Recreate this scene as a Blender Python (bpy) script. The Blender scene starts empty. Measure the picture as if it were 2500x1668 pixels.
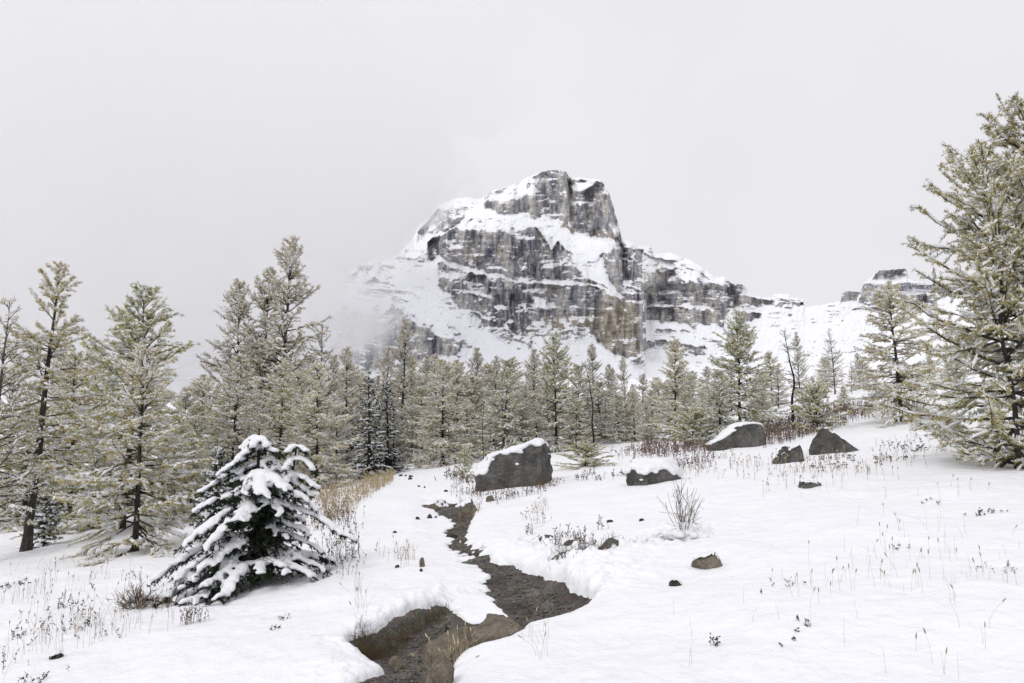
import bpy, bmesh, math
import numpy as np
from mathutils import Vector
from mathutils.bvhtree import BVHTree

scene = bpy.context.scene
COL = scene.collection
R = math.radians

# ------------------------------------------------------------------ camera
W, H_, F = 2500.0, 1668.0, 1944.0          # photograph frame and focal length in its pixels
PITCH = R(8.0)
CAM = np.array([0.0, 0.0, 1.6])
cam = bpy.data.cameras.new('camera'); cam.sensor_width = 36.0; cam.lens = 36.0 * F / W
cam.clip_start = 0.05; cam.clip_end = 9000
co = bpy.data.objects.new('camera', cam); COL.objects.link(co)
co.location = CAM; co.rotation_euler = (math.pi / 2 + PITCH, 0, 0)
scene.camera = co

# ------------------------------------------------------------------ sky, sun, exposure
SUN_EL, SUN_AZ = R(44), R(215)             # azimuth clockwise from +Y (view direction)
world = bpy.data.worlds.new('World'); scene.world = world; world.use_nodes = True
nt = world.node_tree; nt.nodes.clear(); L = nt.links.new
sky = nt.nodes.new('ShaderNodeTexSky'); sky.sky_type = 'NISHITA'; sky.sun_disc = False
sky.sun_elevation = SUN_EL; sky.sun_rotation = SUN_AZ; sky.dust_density = 4.0; sky.air_density = 1.0; sky.altitude = 2200
hs = nt.nodes.new('ShaderNodeHueSaturation'); hs.inputs['Saturation'].default_value = 0.35; L(sky.outputs[0], hs.inputs['Color'])
tc = nt.nodes.new('ShaderNodeTexCoord')
sep = nt.nodes.new('ShaderNodeSeparateXYZ'); L(tc.outputs['Generated'], sep.inputs[0])
zen = nt.nodes.new('ShaderNodeMapRange'); zen.inputs[1].default_value = 0.0; zen.inputs[2].default_value = 1.0
zen.inputs[3].default_value = 8.15; zen.inputs[4].default_value = 8.8; L(sep.outputs[2], zen.inputs[0])   # overcast: a little brighter overhead
cl = nt.nodes.new('ShaderNodeTexNoise'); cl.inputs['Scale'].default_value = 1.7; cl.inputs['Detail'].default_value = 4.0; cl.inputs['Roughness'].default_value = 0.45
L(tc.outputs['Generated'], cl.inputs['Vector'])
clr = nt.nodes.new('ShaderNodeMapRange'); clr.inputs[1].default_value = 0.3; clr.inputs[2].default_value = 0.7
clr.inputs[3].default_value = 0.94; clr.inputs[4].default_value = 1.04; L(cl.outputs['Fac'], clr.inputs[0])
mul = nt.nodes.new('ShaderNodeMath'); mul.operation = 'MULTIPLY'; L(zen.outputs[0], mul.inputs[0]); L(clr.outputs[0], mul.inputs[1])
cc = nt.nodes.new('ShaderNodeVectorMath'); cc.operation = 'SCALE'; cc.inputs[0].default_value = (0.99, 0.98, 1.025); L(mul.outputs[0], cc.inputs['Scale'])
mx = nt.nodes.new('ShaderNodeMix'); mx.data_type = 'RGBA'; mx.inputs[0].default_value = 0.93
L(hs.outputs[0], mx.inputs[6]); L(cc.outputs[0], mx.inputs[7])
bg = nt.nodes.new('ShaderNodeBackground'); bg.inputs['Strength'].default_value = 0.1; L(mx.outputs[2], bg.inputs['Color'])
wo = nt.nodes.new('ShaderNodeOutputWorld'); L(bg.outputs[0], wo.inputs['Surface'])

sun = bpy.data.lights.new('sun', 'SUN'); sun.energy = 1.3; sun.angle = R(24); sun.color = (1.0, 0.985, 0.96)
so = bpy.data.objects.new('sun', sun); COL.objects.link(so)
sd_ = Vector((math.sin(SUN_AZ) * math.cos(SUN_EL), math.cos(SUN_AZ) * math.cos(SUN_EL), math.sin(SUN_EL)))
so.rotation_euler = sd_.to_track_quat('Z', 'Y').to_euler(); so.location = (0, 0, 60)

vs = scene.view_settings; vs.view_transform = 'Standard'; vs.look = 'None'; vs.exposure = 0.04; vs.gamma = 1.0; vs.use_curve_mapping = False
scene.render.engine = 'CYCLES'
cy = scene.cycles
cy.max_bounces = 12; cy.diffuse_bounces = 5; cy.glossy_bounces = 2; cy.transmission_bounces = 2; cy.transparent_max_bounces = 8
cy.volume_bounces = 8
cy.use_denoising = True

# ------------------------------------------------------------------ numeric helpers
def _h(ix, iy, iz, seed):
    n = (ix.astype(np.int64) * 374761393 + iy.astype(np.int64) * 668265263 + iz.astype(np.int64) * 2147483647 + seed * 144665) & 0xFFFFFFFF
    n = ((n ^ (n >> 13)) * 1274126177) & 0xFFFFFFFF
    n = ((n ^ (n >> 16)) * 2246822519) & 0xFFFFFFFF
    return ((n ^ (n >> 15)) & 0xFFFFFF) / float(0xFFFFFF)

def vnoise(x, y, z=None, seed=0):
    x = np.asarray(x, float); y = np.asarray(y, float)
    ix = np.floor(x); iy = np.floor(y); fx = x - ix; fy = y - iy
    fx = fx * fx * fx * (fx * (fx * 6 - 15) + 10); fy = fy * fy * fy * (fy * (fy * 6 - 15) + 10)
    if z is None:
        iz = np.zeros_like(ix)
        a = _h(ix, iy, iz, seed); b = _h(ix + 1, iy, iz, seed); c = _h(ix, iy + 1, iz, seed); d = _h(ix + 1, iy + 1, iz, seed)
        return (a * (1 - fx) + b * fx) * (1 - fy) + (c * (1 - fx) + d * fx) * fy
    z = np.asarray(z, float); iz = np.floor(z); fz = z - iz; fz = fz * fz * fz * (fz * (fz * 6 - 15) + 10)
    out = 0
    for k, wz in ((0, 1 - fz), (1, fz)):
        a = _h(ix, iy, iz + k, seed); b = _h(ix + 1, iy, iz + k, seed); c = _h(ix, iy + 1, iz + k, seed); d = _h(ix + 1, iy + 1, iz + k, seed)
        out = out + wz * ((a * (1 - fx) + b * fx) * (1 - fy) + (c * (1 - fx) + d * fx) * fy)
    return out

def fbm(x, y, z=None, seed=0, oct=4, gain=0.5):
    s = 0; a = 1.0; t = 0; f = 1.0
    for o in range(oct):
        s = s + a * vnoise(x * f, y * f, None if z is None else z * f, seed + o * 17); t += a; a *= gain; f *= 2.03
    return s / t

def sstep(a, b, x):
    t = np.clip((x - a) / (b - a), 0, 1); return t * t * (3 - 2 * t)

def norm(v):
    return v / np.maximum(np.linalg.norm(v, axis=-1, keepdims=True), 1e-9)

def at(u, v, Y):
    """Point seen at photo pixel (u, v) at world distance Y ahead of the camera."""
    u = np.asarray(u, float); v = np.asarray(v, float); Y = np.asarray(Y, float)
    xc = (u - W / 2) / F; yc = (H_ / 2 - v) / F
    t = Y / (math.cos(PITCH) - yc * math.sin(PITCH))
    return np.stack([CAM[0] + t * xc, Y + 0 * t, CAM[2] + t * (math.sin(PITCH) + yc * math.cos(PITCH))], -1)

def sdf_poly(x, y, poly):
    """Signed distance to a closed polygon, positive outside."""
    P = np.asarray(poly, float); Q = np.roll(P, -1, 0)
    d2 = np.full(x.shape, 1e9); inside = np.zeros(x.shape, bool)
    for (ax, ay), (bx, by) in zip(P, Q):
        ex, ey = bx - ax, by - ay; l2 = ex * ex + ey * ey + 1e-12
        t = np.clip(((x - ax) * ex + (y - ay) * ey) / l2, 0, 1)
        d2 = np.minimum(d2, (x - ax - t * ex) ** 2 + (y - ay - t * ey) ** 2)
        if ay != by:
            c = ((ay > y) != (by > y)) & (x < (bx - ax) * (y - ay) / (by - ay) + ax)
            inside ^= c
    d = np.sqrt(d2)
    return np.where(inside, -d, d)

# ------------------------------------------------------------------ mesh helpers
def mk_mesh(name, verts, faces, mats=(), smooth=True, fmat=None, attrs=None):
    """faces: list of arrays (n,3) / (n,4) or one array."""
    if isinstance(faces, np.ndarray): faces = [faces]
    faces = [f for f in faces if len(f)]
    me = bpy.data.meshes.new(name)
    verts = np.ascontiguousarray(verts, np.float32)
    me.vertices.add(len(verts)); me.vertices.foreach_set('co', verts.ravel())
    idx = np.concatenate([f.ravel() for f in faces]).astype(np.int32)
    tot = np.concatenate([np.full(len(f), f.shape[1], np.int32) for f in faces])
    st = np.concatenate([[0], np.cumsum(tot)[:-1]]).astype(np.int32)
    me.loops.add(len(idx)); me.loops.foreach_set('vertex_index', idx)
    me.polygons.add(len(tot)); me.polygons.foreach_set('loop_start', st); me.polygons.foreach_set('loop_total', tot)
    if smooth: me.polygons.foreach_set('use_smooth', np.ones(len(tot), bool))
    for m in mats: me.materials.append(m)
    if fmat is not None: me.polygons.foreach_set('material_index', np.asarray(fmat, np.int32))
    for k, a in (attrs or {}).items():
        at_ = me.attributes.new(k, 'FLOAT', 'POINT'); at_.data.foreach_set('value', np.ascontiguousarray(a, np.float32))
    me.update(calc_edges=True)
    return me

def link(name, me, parent=None, loc=None):
    o = bpy.data.objects.new(name, me); COL.objects.link(o)
    if parent: o.parent = parent
    if loc is not None: o.location = loc
    return o

def tag(o, label=None, cat=None, group=None, kind=None):
    if label: o['label'] = label
    if cat: o['category'] = cat
    if group: o['group'] = group
    if kind: o['kind'] = kind
    return o

def empty(name, loc=(0, 0, 0)):
    o = bpy.data.objects.new(name, None); COL.objects.link(o); o.location = loc; o.empty_display_size = 0.3
    return o

def grid_faces(nr, nc, wrap=False):
    i, j = np.meshgrid(np.arange(nr - 1), np.arange(nc if wrap else nc - 1), indexing='ij')
    j2 = (j + 1) % nc
    return np.stack([i * nc + j, i * nc + j2, (i + 1) * nc + j2, (i + 1) * nc + j], -1).reshape(-1, 4)

def tubes(P, Rx, Rz=None, sides=4, lift=0.0):
    """N tubes along (N,K,3) polylines; Rx sideways radius, Rz upward radius."""
    N, K, _ = P.shape
    if Rz is None: Rz = Rx
    T = norm(np.gradient(P, axis=1))
    up = np.zeros_like(T); up[..., 2] = 1.0
    vert = np.abs(T[..., 2]) > 0.93
    up[vert] = (1.0, 0.0, 0.0)
    S = norm(np.cross(T, up)); B = np.cross(S, T)
    C = P.copy()
    if lift: C[..., 2] += Rz * lift
    a = np.arange(sides) / sides * 2 * np.pi + (np.pi / sides)
    V = C[:, :, None, :] + (Rx[:, :, None] * np.cos(a))[..., None] * S[:, :, None, :] + (Rz[:, :, None] * np.sin(a))[..., None] * B[:, :, None, :]
    base = np.arange(N)[:, None, None] * (K * sides)
    k = np.arange(K - 1)[None, :, None]; s = np.arange(sides)[None, None, :]; s2 = (s + 1) % sides
    q = np.stack([base + k * sides + s, base + k * sides + s2, base + (k + 1) * sides + s2, base + (k + 1) * sides + s], -1).reshape(-1, 4)
    return V.reshape(-1, 3), q

def join(parts):
    """[(verts, faces)] -> verts, [faces...]"""
    off = 0; V = []; Fs = []
    for v, f in parts:
        V.append(v)
        for g in (f if isinstance(f, list) else [f]):
            Fs.append(g + off)
        off += len(v)
    return np.concatenate(V), Fs

# ------------------------------------------------------------------ materials
def mat(name):
    m = bpy.data.materials.new(name); m.use_nodes = True
    n = m.node_tree; b = n.nodes['Principled BSDF']
    return m, n, b

def nd(n, t, **kw):
    x = n.nodes.new(t)
    for k, v in kw.items():
        if k in x.inputs: x.inputs[k].default_value = v
        else: setattr(x, k, v)
    return x

def ramp(n, src, stops):
    r = n.nodes.new('ShaderNodeValToRGB'); el = r.color_ramp.elements
    while len(el) < len(stops): el.new(0.5)
    for e, (p, c) in zip(el, stops): e.position = p; e.color = (*c, 1) if len(c) == 3 else c
    n.links.new(src, r.inputs[0]); return r

def noise(n, scale, detail=4, rough=0.55, vec=None, mapscale=None):
    t = nd(n, 'ShaderNodeTexNoise', Scale=scale, Detail=detail, Roughness=rough)
    if mapscale is not None:
        m = nd(n, 'ShaderNodeMapping'); m.inputs['Scale'].default_value = mapscale
        n.links.new(vec, m.inputs[0]); vec = m.outputs[0]
    if vec is not None: n.links.new(vec, t.inputs['Vector'])
    return t

def bump(n, b, src, strength, dist):
    bp = nd(n, 'ShaderNodeBump', Strength=strength, Distance=dist)
    n.links.new(src, bp.inputs['Height']); n.links.new(bp.outputs[0], b.inputs['Normal']); return bp

def snow_mat(name, scale, dist, strength=0.5):
    m, n, b = mat(name)
    g = nd(n, 'ShaderNodeNewGeometry')
    t = noise(n, scale, 6, 0.6, g.outputs['Position'])
    c = ramp(n, t.outputs['Fac'], [(0.2, (0.82, 0.83, 0.865)), (0.75, (0.88, 0.885, 0.905))])
    n.links.new(c.outputs[0], b.inputs['Base Color'])
    b.inputs['Roughness'].default_value = 0.65; b.inputs['Specular IOR Level'].default_value = 0.25
    bump(n, b, t.outputs['Fac'], strength, dist)
    return m

M = {}
M['snow'] = snow_mat('snow_ground', 6.0, 0.06, 0.7)
M['tree_snow'] = snow_mat('snow_on_branches', 30.0, 0.03, 0.9)

def simple(name, cols, scale, rough=0.85, bumpd=0.0, mapscale=None, spec=0.2, obj=True):
    m, n, b = mat(name)
    tcn = nd(n, 'ShaderNodeTexCoord')
    t = noise(n, scale, 5, 0.6, tcn.outputs['Object'], mapscale or (1, 1, 1))
    k = len(cols) - 1
    c = ramp(n, t.outputs['Fac'], [(0.28 + 0.44 * i / k, col) for i, col in enumerate(cols)])
    n.links.new(c.outputs[0], b.inputs['Base Color'])
    b.inputs['Roughness'].default_value = rough; b.inputs['Specular IOR Level'].default_value = spec
    if bumpd: bump(n, b, t.outputs['Fac'], 0.8, bumpd)
    return m

M['bark'] = simple('larch_bark', [(0.018, 0.015, 0.014), (0.045, 0.038, 0.034), (0.09, 0.08, 0.075)], 22, bumpd=0.03, mapscale=(1, 1, 0.25))
M['bark_grey'] = simple('grey_bark', [(0.035, 0.031, 0.03), (0.075, 0.068, 0.064), (0.12, 0.11, 0.105)], 22, bumpd=0.03, mapscale=(1, 1, 0.25))
M['dead'] = simple('dead_bark', [(0.012, 0.011, 0.012), (0.03, 0.026, 0.026)], 22, bumpd=0.02)

def needle_mat(name, cols, scale=1.6, thin=0.48):
    m, n, b = mat(name)
    tcn = nd(n, 'ShaderNodeTexCoord'); oi = nd(n, 'ShaderNodeObjectInfo')
    t = noise(n, scale, 6, 0.75, tcn.outputs['Object'])
    add = nd(n, 'ShaderNodeMath', operation='MULTIPLY_ADD'); add.inputs[1].default_value = 0.22; add.inputs[2].default_value = -0.11
    n.links.new(oi.outputs['Random'], add.inputs[0])
    ad2 = nd(n, 'ShaderNodeMath', operation='ADD'); n.links.new(t.outputs['Fac'], ad2.inputs[0]); n.links.new(add.outputs[0], ad2.inputs[1])
    k = len(cols) - 1
    c = ramp(n, ad2.outputs[0], [(0.25 + 0.5 * i / k, col) for i, col in enumerate(cols)])
    n.links.new(c.outputs[0], b.inputs['Base Color'])
    b.inputs['Roughness'].default_value = 0.7; b.inputs['Specular IOR Level'].default_value = 0.2
    if thin:      # sunlight and sky glow through the thin needles
        tr = nd(n, 'ShaderNodeBsdfTranslucent'); n.links.new(c.outputs[0], tr.inputs['Color']); ms = nd(n, 'ShaderNodeMixShader'); ms.inputs[0].default_value = thin
        n.links.new(b.outputs[0], ms.inputs[1]); n.links.new(tr.outputs[0], ms.inputs[2]); n.links.new(ms.outputs[0], n.nodes['Material Output'].inputs['Surface'])
    return m

M['gold'] = needle_mat('golden_needles', [(0.37, 0.315, 0.12), (0.66, 0.57, 0.27), (0.85, 0.77, 0.50)])
M['olive'] = needle_mat('olive_needles', [(0.22, 0.24, 0.06), (0.50, 0.47, 0.14), (0.75, 0.67, 0.32)])
M['grey_needle'] = needle_mat('tan_grey_needles', [(0.32, 0.26, 0.13), (0.55, 0.47, 0.26), (0.74, 0.64, 0.42)])
M['spruce'] = needle_mat('spruce_needles', [(0.008, 0.016, 0.008), (0.018, 0.032, 0.014), (0.04, 0.06, 0.026)], 6, 0.0)

# ------------------------------------------------------------------ ground shape
def G0(x, y):
    x = np.asarray(x, float); y = np.asarray(y, float)
    xx = x / (1 + (np.abs(x) / 60) ** 3) ** (1 / 3)
    z = 0.055 * np.minimum(y, 28) + 0.03 * np.clip(y - 28, 0, 42) + 0.088 * np.clip(y - 70, 0, None)
    return z + 0.11 * xx + 1.0 * sstep(5, 17, x) * sstep(15, 31, y)

def G(x, y):
    """Snow surface before the trail is worn into it."""
    x = np.asarray(x, float); y = np.asarray(y, float)
    w = sstep(1.0, 5.0, np.hypot(x, y))
    und = 0.16 * (fbm(x / 3.4, y / 3.4, seed=3, oct=3) - 0.5) + 0.11 * (fbm(x / 0.9, y / 0.9, seed=5, oct=3) - 0.5)
    far = 3.0 * (fbm(x / 60, y / 60, seed=9, oct=4) - 0.5) * sstep(40, 140, y)
    return G0(x, y) + und * w + far

def onground(u, v):
    """World xy where the ray of pixel (u,v) meets the ground."""
    lo, hi = 2.0, 70.0
    Ys = np.exp(np.linspace(math.log(lo), math.log(hi), 400))
    P = at(u, v, Ys); d = P[:, 2] - G0(P[:, 0], P[:, 1])
    k = np.argmax(d < 0) if (d < 0).any() else len(Ys) - 1
    if k == 0: return P[0]
    t = d[k - 1] / (d[k - 1] - d[k] + 1e-9)
    return P[k - 1] + t * (P[k] - P[k - 1])

def gxy(pts):
    return np.array([onground(u, v)[:2] for u, v in pts])

# bare earth of the trail, outline as seen in the photograph
BARE = gxy([(560, 1990), (700, 1800), (821, 1668), (915, 1624), (948, 1601), (938, 1578), (885, 1548), (872, 1533), (963, 1501), (1026, 1467), (1089, 1442),
            (1112, 1464), (1180, 1462), (1252, 1449), (1222, 1425), (1191, 1405), (1195, 1375), (1150, 1352), (1118, 1335), (1093, 1312), (1110, 1286), (1090, 1277), (1112, 1259),
            (1066, 1233), (1035, 1214), (1070, 1210), (1115, 1217), (1146, 1228), (1160, 1243), (1144, 1270), (1134, 1300), (1168, 1318), (1191, 1344),
            (1250, 1349), (1302, 1364), (1349, 1384), (1381, 1404), (1420, 1416), (1438, 1426), (1415, 1455), (1341, 1473), (1280, 1502), (1276, 1516),
            (1239, 1535), (1126, 1566), (1107, 1602), (1066, 1632), (1057, 1668), (960, 1800), (860, 1990)])
TRENCH = gxy([(540, 1990), (690, 1800), (815, 1668), (905, 1622), (930, 1600), (905, 1572), (870, 1550), (868, 1530), (963, 1498), (1026, 1464), (1089, 1438),
              (1100, 1400), (1092, 1360), (1066, 1330), (1050, 1290), (1040, 1250), (1020, 1214), (1070, 1206), (1130, 1216), (1166, 1243), (1150, 1275), (1150, 1298), (1175, 1315), (1195, 1338),
              (1250, 1343), (1305, 1357), (1352, 1376), (1384, 1396), (1424, 1408), (1446, 1426), (1420, 1459), (1346, 1478), (1286, 1504), (1284, 1518),
              (1246, 1540), (1134, 1571), (1117, 1604), (1076, 1636), (1067, 1672), (975, 1800), (880, 1990)])
SPOTS = [(1372, 1350, 0.15, 0.22), (1462, 1348, 0.2, 0.28), (1505, 1340, 0.12, 0.16), (1335, 1318, 0.12, 0.16), (1395, 1322, 0.10, 0.14), (1560, 1330, 0.08, 0.12)]
SPOTW = [(onground(u, v), a, b) for u, v, a, b in SPOTS if a > 0]
BANKS = [(onground(u, v)[:2], a) for u, v, a in [(915, 1550, 0.09), (985, 1505, 0.15), (1060, 1465, 0.13), (1330, 1385, 0.12), (1420, 1415, 0.14), (850, 1640, 0.03), (1230, 1350, 0.05)]]
SLUSH = onground(1135, 1350)[:2]; SLUSH2 = onground(1095, 1240)[:2]
LUMPS = [onground(u, v)[:2] for u, v in [(1270, 1335), (1330, 1350), (1400, 1350), (1470, 1360), (1540, 1330), (1400, 1395), (1460, 1400), (1620, 1315), (1680, 1300)]]
LIP = [onground(u, v)[:2] for u, v in [(900, 1510), (960, 1480), (1020, 1450), (1080, 1420), (860, 1560), (820, 1620)]]

def terrain(x, y):
    """soil height, snow height"""
    g = G(x, y)
    near = (x > -4.5) & (x < 4.5) & (y > 2.0) & (y < 24)
    carve = np.zeros_like(g); th = np.full_like(g, 0.07); lump = np.zeros_like(g)
    X, Y = x[near], y[near]
    if X.size:
        n1 = fbm(X * 5, Y * 5, seed=11, oct=3) - 0.5
        n2 = fbm(X * 22, Y * 22, seed=12, oct=2) - 0.5
        dT = sdf_poly(X, Y, TRENCH) + 0.05 * n1
        floor = sstep(0.10, -0.07, dT)
        depth = 0.035 + 0.0 * Y
        for p, a in BANKS: depth = np.maximum(depth, a * np.exp(-(np.hypot(X - p[0], Y - p[1]) / 0.8) ** 2))
        soft = sstep(0.32, -0.30, dT); hard = np.clip(depth - 0.035, 0, None)
        c = 0.035 * soft + hard * floor + (0.012 * n2 + 0.03 * n1) * floor + 0.5 * hard * n1 * sstep(0.15, 0.0, np.abs(dT))
        sl = np.exp(-(((X - SLUSH[0]) / 0.35) ** 2 + ((Y - SLUSH[1]) / 1.9) ** 2))
        sl = sl + 0.8 * np.exp(-(((X - SLUSH2[0]) / 0.5) ** 2 + ((Y - SLUSH2[1]) / 1.6) ** 2))
        dB = sdf_poly(X, Y, BARE) + 0.07 * n1 + 0.012 * n2 + sl * (0.5 * (fbm(X * 4, Y * 11, seed=14, oct=4) - 0.5))
        for p, a in BANKS: dB = dB - (a * 0.5) * np.exp(-(np.hypot(X - p[0], Y - p[1]) / 0.5) ** 2) * (0.5 + fbm(X * 3, Y * 3, seed=15, oct=2))
        for p, a, b in SPOTW:
            e = np.hypot((X - p[0]) / a, (Y - p[1]) / b)
            dB = np.minimum(dB, (e - 1) * min(a, b) + 0.16 * n1 + 0.16 * n2); c = c - 0.11 * sstep(1.7, 0.4, e)      # dark turf hummocks that stand out of the snow
        l = np.zeros_like(X)
        for p in LUMPS: l = np.maximum(l, np.exp(-(np.hypot(X - p[0], (Y - p[1]) * 0.7) / 0.45) ** 2))
        for p in LIP: l = np.maximum(l, 0.45 * np.exp(-(np.hypot(X - p[0], Y - p[1]) / 0.28) ** 2))
        bl = 1 - np.abs(fbm(X * 6.5, Y * 6.5, seed=21, oct=3) - 0.5) * 4
        lump[near] = 0.06 * l * np.clip(bl, 0, 1) + 0.025 * l * (fbm(X * 20, Y * 20, seed=22, oct=2) - 0.3)
        base = 0.07 - 0.045 * soft
        s = np.clip(dB / (0.03 + base), 0, 1)
        th[near] = np.where(dB > 0, base * np.sqrt(1 - (1 - s) ** 2), np.maximum(dB * 1.6, -0.06))
        th[near] += np.where(dB > 0, 0.012 * n1 * s, 0)
        carve[near] = c
    soil = g - 0.07 - carve
    snow = soil + th + lump * np.clip(th / 0.05, 0, 1) + 0.012 * (fbm(x * 7, y * 7, seed=31, oct=3) - 0.5) * sstep(2, 3, np.hypot(x, y))
    return soil, snow

def zsnow(x, y):
    a = np.atleast_1d(np.asarray(x, float)); b = np.atleast_1d(np.asarray(y, float))
    s, n = terrain(a, b); r = np.maximum(s, n)
    return r if np.ndim(x) else float(r[0])

def zsoil(x, y):
    a = np.atleast_1d(np.asarray(x, float)); b = np.atleast_1d(np.asarray(y, float))
    s, n = terrain(a, b)
    return s if np.ndim(x) else float(s[0])

# ground sheet: one snow field from underfoot to the foot of the mountain
fine = np.concatenate([np.arange(-36.5, -13.5, 0.2), np.arange(-13.5, 8.5, 0.105), np.arange(8.5, 36.51, 0.2)])
coarse = np.arange(40, 320.1, 5.0)
az = np.radians(np.concatenate([fine, coarse]))
rr = np.concatenate([np.geomspace(0.15, 3.4, 16)[:-1], np.geomspace(3.4, 4.6, 36)[:-1], np.geomspace(4.6, 13, 310)[:-1], np.geomspace(13, 60, 130)[:-1], np.geomspace(60, 2600, 40)])
RR, AZ = np.meshgrid(rr, az, indexing='ij')
gx, gy = RR * np.sin(AZ), RR * np.cos(AZ)
_, gz = terrain(gx.ravel(), gy.ravel())
V = np.stack([gx.ravel(), gy.ravel(), gz], 1)
fc = grid_faces(len(rr), len(az), wrap=True)
ctr = len(V); V = np.vstack([V, [0, 0, G0(0, 0)]])
cap = np.stack([np.full(len(az), ctr), (np.arange(len(az)) + 1) % len(az), np.arange(len(az))], 1)
ground = link('ground', mk_mesh('ground', V, [fc[:, ::-1], cap[:, ::-1]], [M['snow']]))
tag(ground, 'fresh snow covering the open meadow slope beside the trail', 'snow', kind='structure')

# trail soil
m, n, b = mat('trail_soil')
tcn = nd(n, 'ShaderNodeTexCoord')
t1 = noise(n, 3.0, 6, 0.65, tcn.outputs['Object']); t2 = noise(n, 60.0, 3, 0.6, tcn.outputs['Object'])
vo = nd(n, 'ShaderNodeTexVoronoi', Scale=55.0); n.links.new(tcn.outputs['Object'], vo.inputs['Vector'])
c1 = ramp(n, t1.outputs['Fac'], [(0.3, (0.030, 0.022, 0.016)), (0.5, (0.095, 0.08, 0.066)), (0.72, (0.19, 0.17, 0.148))])
mxn = nd(n, 'ShaderNodeMix', data_type='RGBA', blend_type='OVERLAY'); mxn.inputs[0].default_value = 0.5
n.links.new(c1.outputs[0], mxn.inputs[6]); n.links.new(vo.outputs['Color'], mxn.inputs[7])
hsn = nd(n, 'ShaderNodeHueSaturation', Saturation=0.8); n.links.new(mxn.outputs[2], hsn.inputs['Color'])
n.links.new(hsn.outputs[0], b.inputs['Base Color']); b.inputs['Roughness'].default_value = 0.8
ad = nd(n, 'ShaderNodeMath', operation='ADD'); n.links.new(t2.outputs['Fac'], ad.inputs[0]); n.links.new(vo.outputs['Distance'], ad.inputs[1])
bump(n, b, ad.outputs[0], 0.9, 0.02)
M['soil'] = m
px_, py_ = np.meshgrid(np.arange(-2.6, 2.4, 0.022), np.concatenate([np.arange(3.2, 11, 0.022), np.arange(11, 17, 0.05)]), indexing='xy')
sz, snz = terrain(px_.ravel(), py_.ravel())
q = grid_faces(px_.shape[0], px_.shape[1]); q = q[((snz - sz)[q] < 0.02).any(1)]
keep = np.unique(q); remap = np.zeros(len(sz), int); remap[keep] = np.arange(len(keep))
path = link('path', mk_mesh('path', np.stack([px_.ravel(), py_.ravel(), sz], 1)[keep], remap[q], [M['soil']]))
tag(path, 'dark wet gravel footpath winding through the snow', 'path', kind='structure')
# ------------------------------------------------------------------ mountain
def poly_line(pts):
    p = np.array(sorted(pts), float)
    return lambda u: np.interp(u, p[:, 0], p[:, 1])

SIL = [(-400, 930), (0, 915), (250, 885), (380, 850), (440, 832), (560, 800), (650, 765), (740, 712), (788, 683), (827, 669), (865, 665), (876, 644), (911, 637), (930, 640), (964, 625), (999, 594), (1018, 564), (1026, 545),
       (1056, 526), (1068, 503), (1087, 493), (1114, 483), (1175, 485), (1185, 478), (1210, 462), (1244, 455), (1263, 447), (1286, 434), (1324, 418), (1363, 416), (1382, 418),
       (1390, 433), (1420, 434), (1462, 439), (1476, 453), (1489, 476), (1503, 522), (1510, 552), (1518, 581), (1539, 591), (1554, 598), (1589, 602), (1595, 617), (1641, 619),
       (1695, 640), (1718, 657), (1749, 678), (1768, 674), (1783, 690), (1797, 697), (1800, 689), (1818, 699), (1833, 719), (1852, 725), (1883, 726), (1890, 719), (1925, 717),
       (1929, 724), (1961, 730), (1964, 749), (1986, 747), (2024, 740), (2051, 736), (2054, 717), (2070, 711), (2101, 711), (2109, 692), (2136, 669), (2147, 661), (2212, 656),
       (2217, 673), (2231, 688), (2281, 696), (2312, 703), (2400, 690), (2550, 640), (2760, 650)]
NU, NV = 980, 260
us = np.concatenate([np.linspace(-350, 700, 160)[:-1], np.linspace(700, 2400, NU - 159 - 80), np.linspace(2400, 2760, 81)[1:]])
vt = poly_line(SIL)(us) + 5.0 * (fbm(us / 9.0, us * 0, seed=40, oct=3) - 0.5)
VB = 985.0
tt = np.linspace(0, 1, NV)
vfine = np.linspace(-900, 3300, 4201); vsm = np.convolve(np.interp(vfine, us, vt), np.hanning(91) / np.hanning(91).sum(), 'same'); vs_ = np.interp(us, vfine, vsm)
VV = VB + (vs_[None, :] - VB) * tt[:, None] + (vt - vs_)[None, :] * tt[:, None] ** 8                     # row 0 at the foot, last row on the skyline
UU = np.broadcast_to(us[None, :], VV.shape).copy()

def band(top, bot, u0, u1, soft=2.0, su=4.0):
    a = poly_line(top)(UU); b_ = poly_line(bot)(UU)
    wob = 13 * (fbm(UU / 16, VV / 30, seed=55, oct=4, gain=0.6) - 0.5)
    wob2 = 22 * (fbm(UU / 18, VV / 40, seed=56, oct=4, gain=0.6) - 0.5)
    return sstep(-soft, soft, VV - a + wob) * sstep(-soft, soft, b_ - VV + wob2) * sstep(u0 - su, u0 + su, UU + 0.3 * wob) * sstep(u1 + su, u1 - su, UU + 0.15 * wob)

def blob(pts, soft=6.0, nz=12):
    w = nz * (fbm(UU / 18, VV / 18, seed=57, oct=4) - 0.5)
    return sstep(soft, -soft, sdf_poly(UU, VV, pts) + w)

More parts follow.
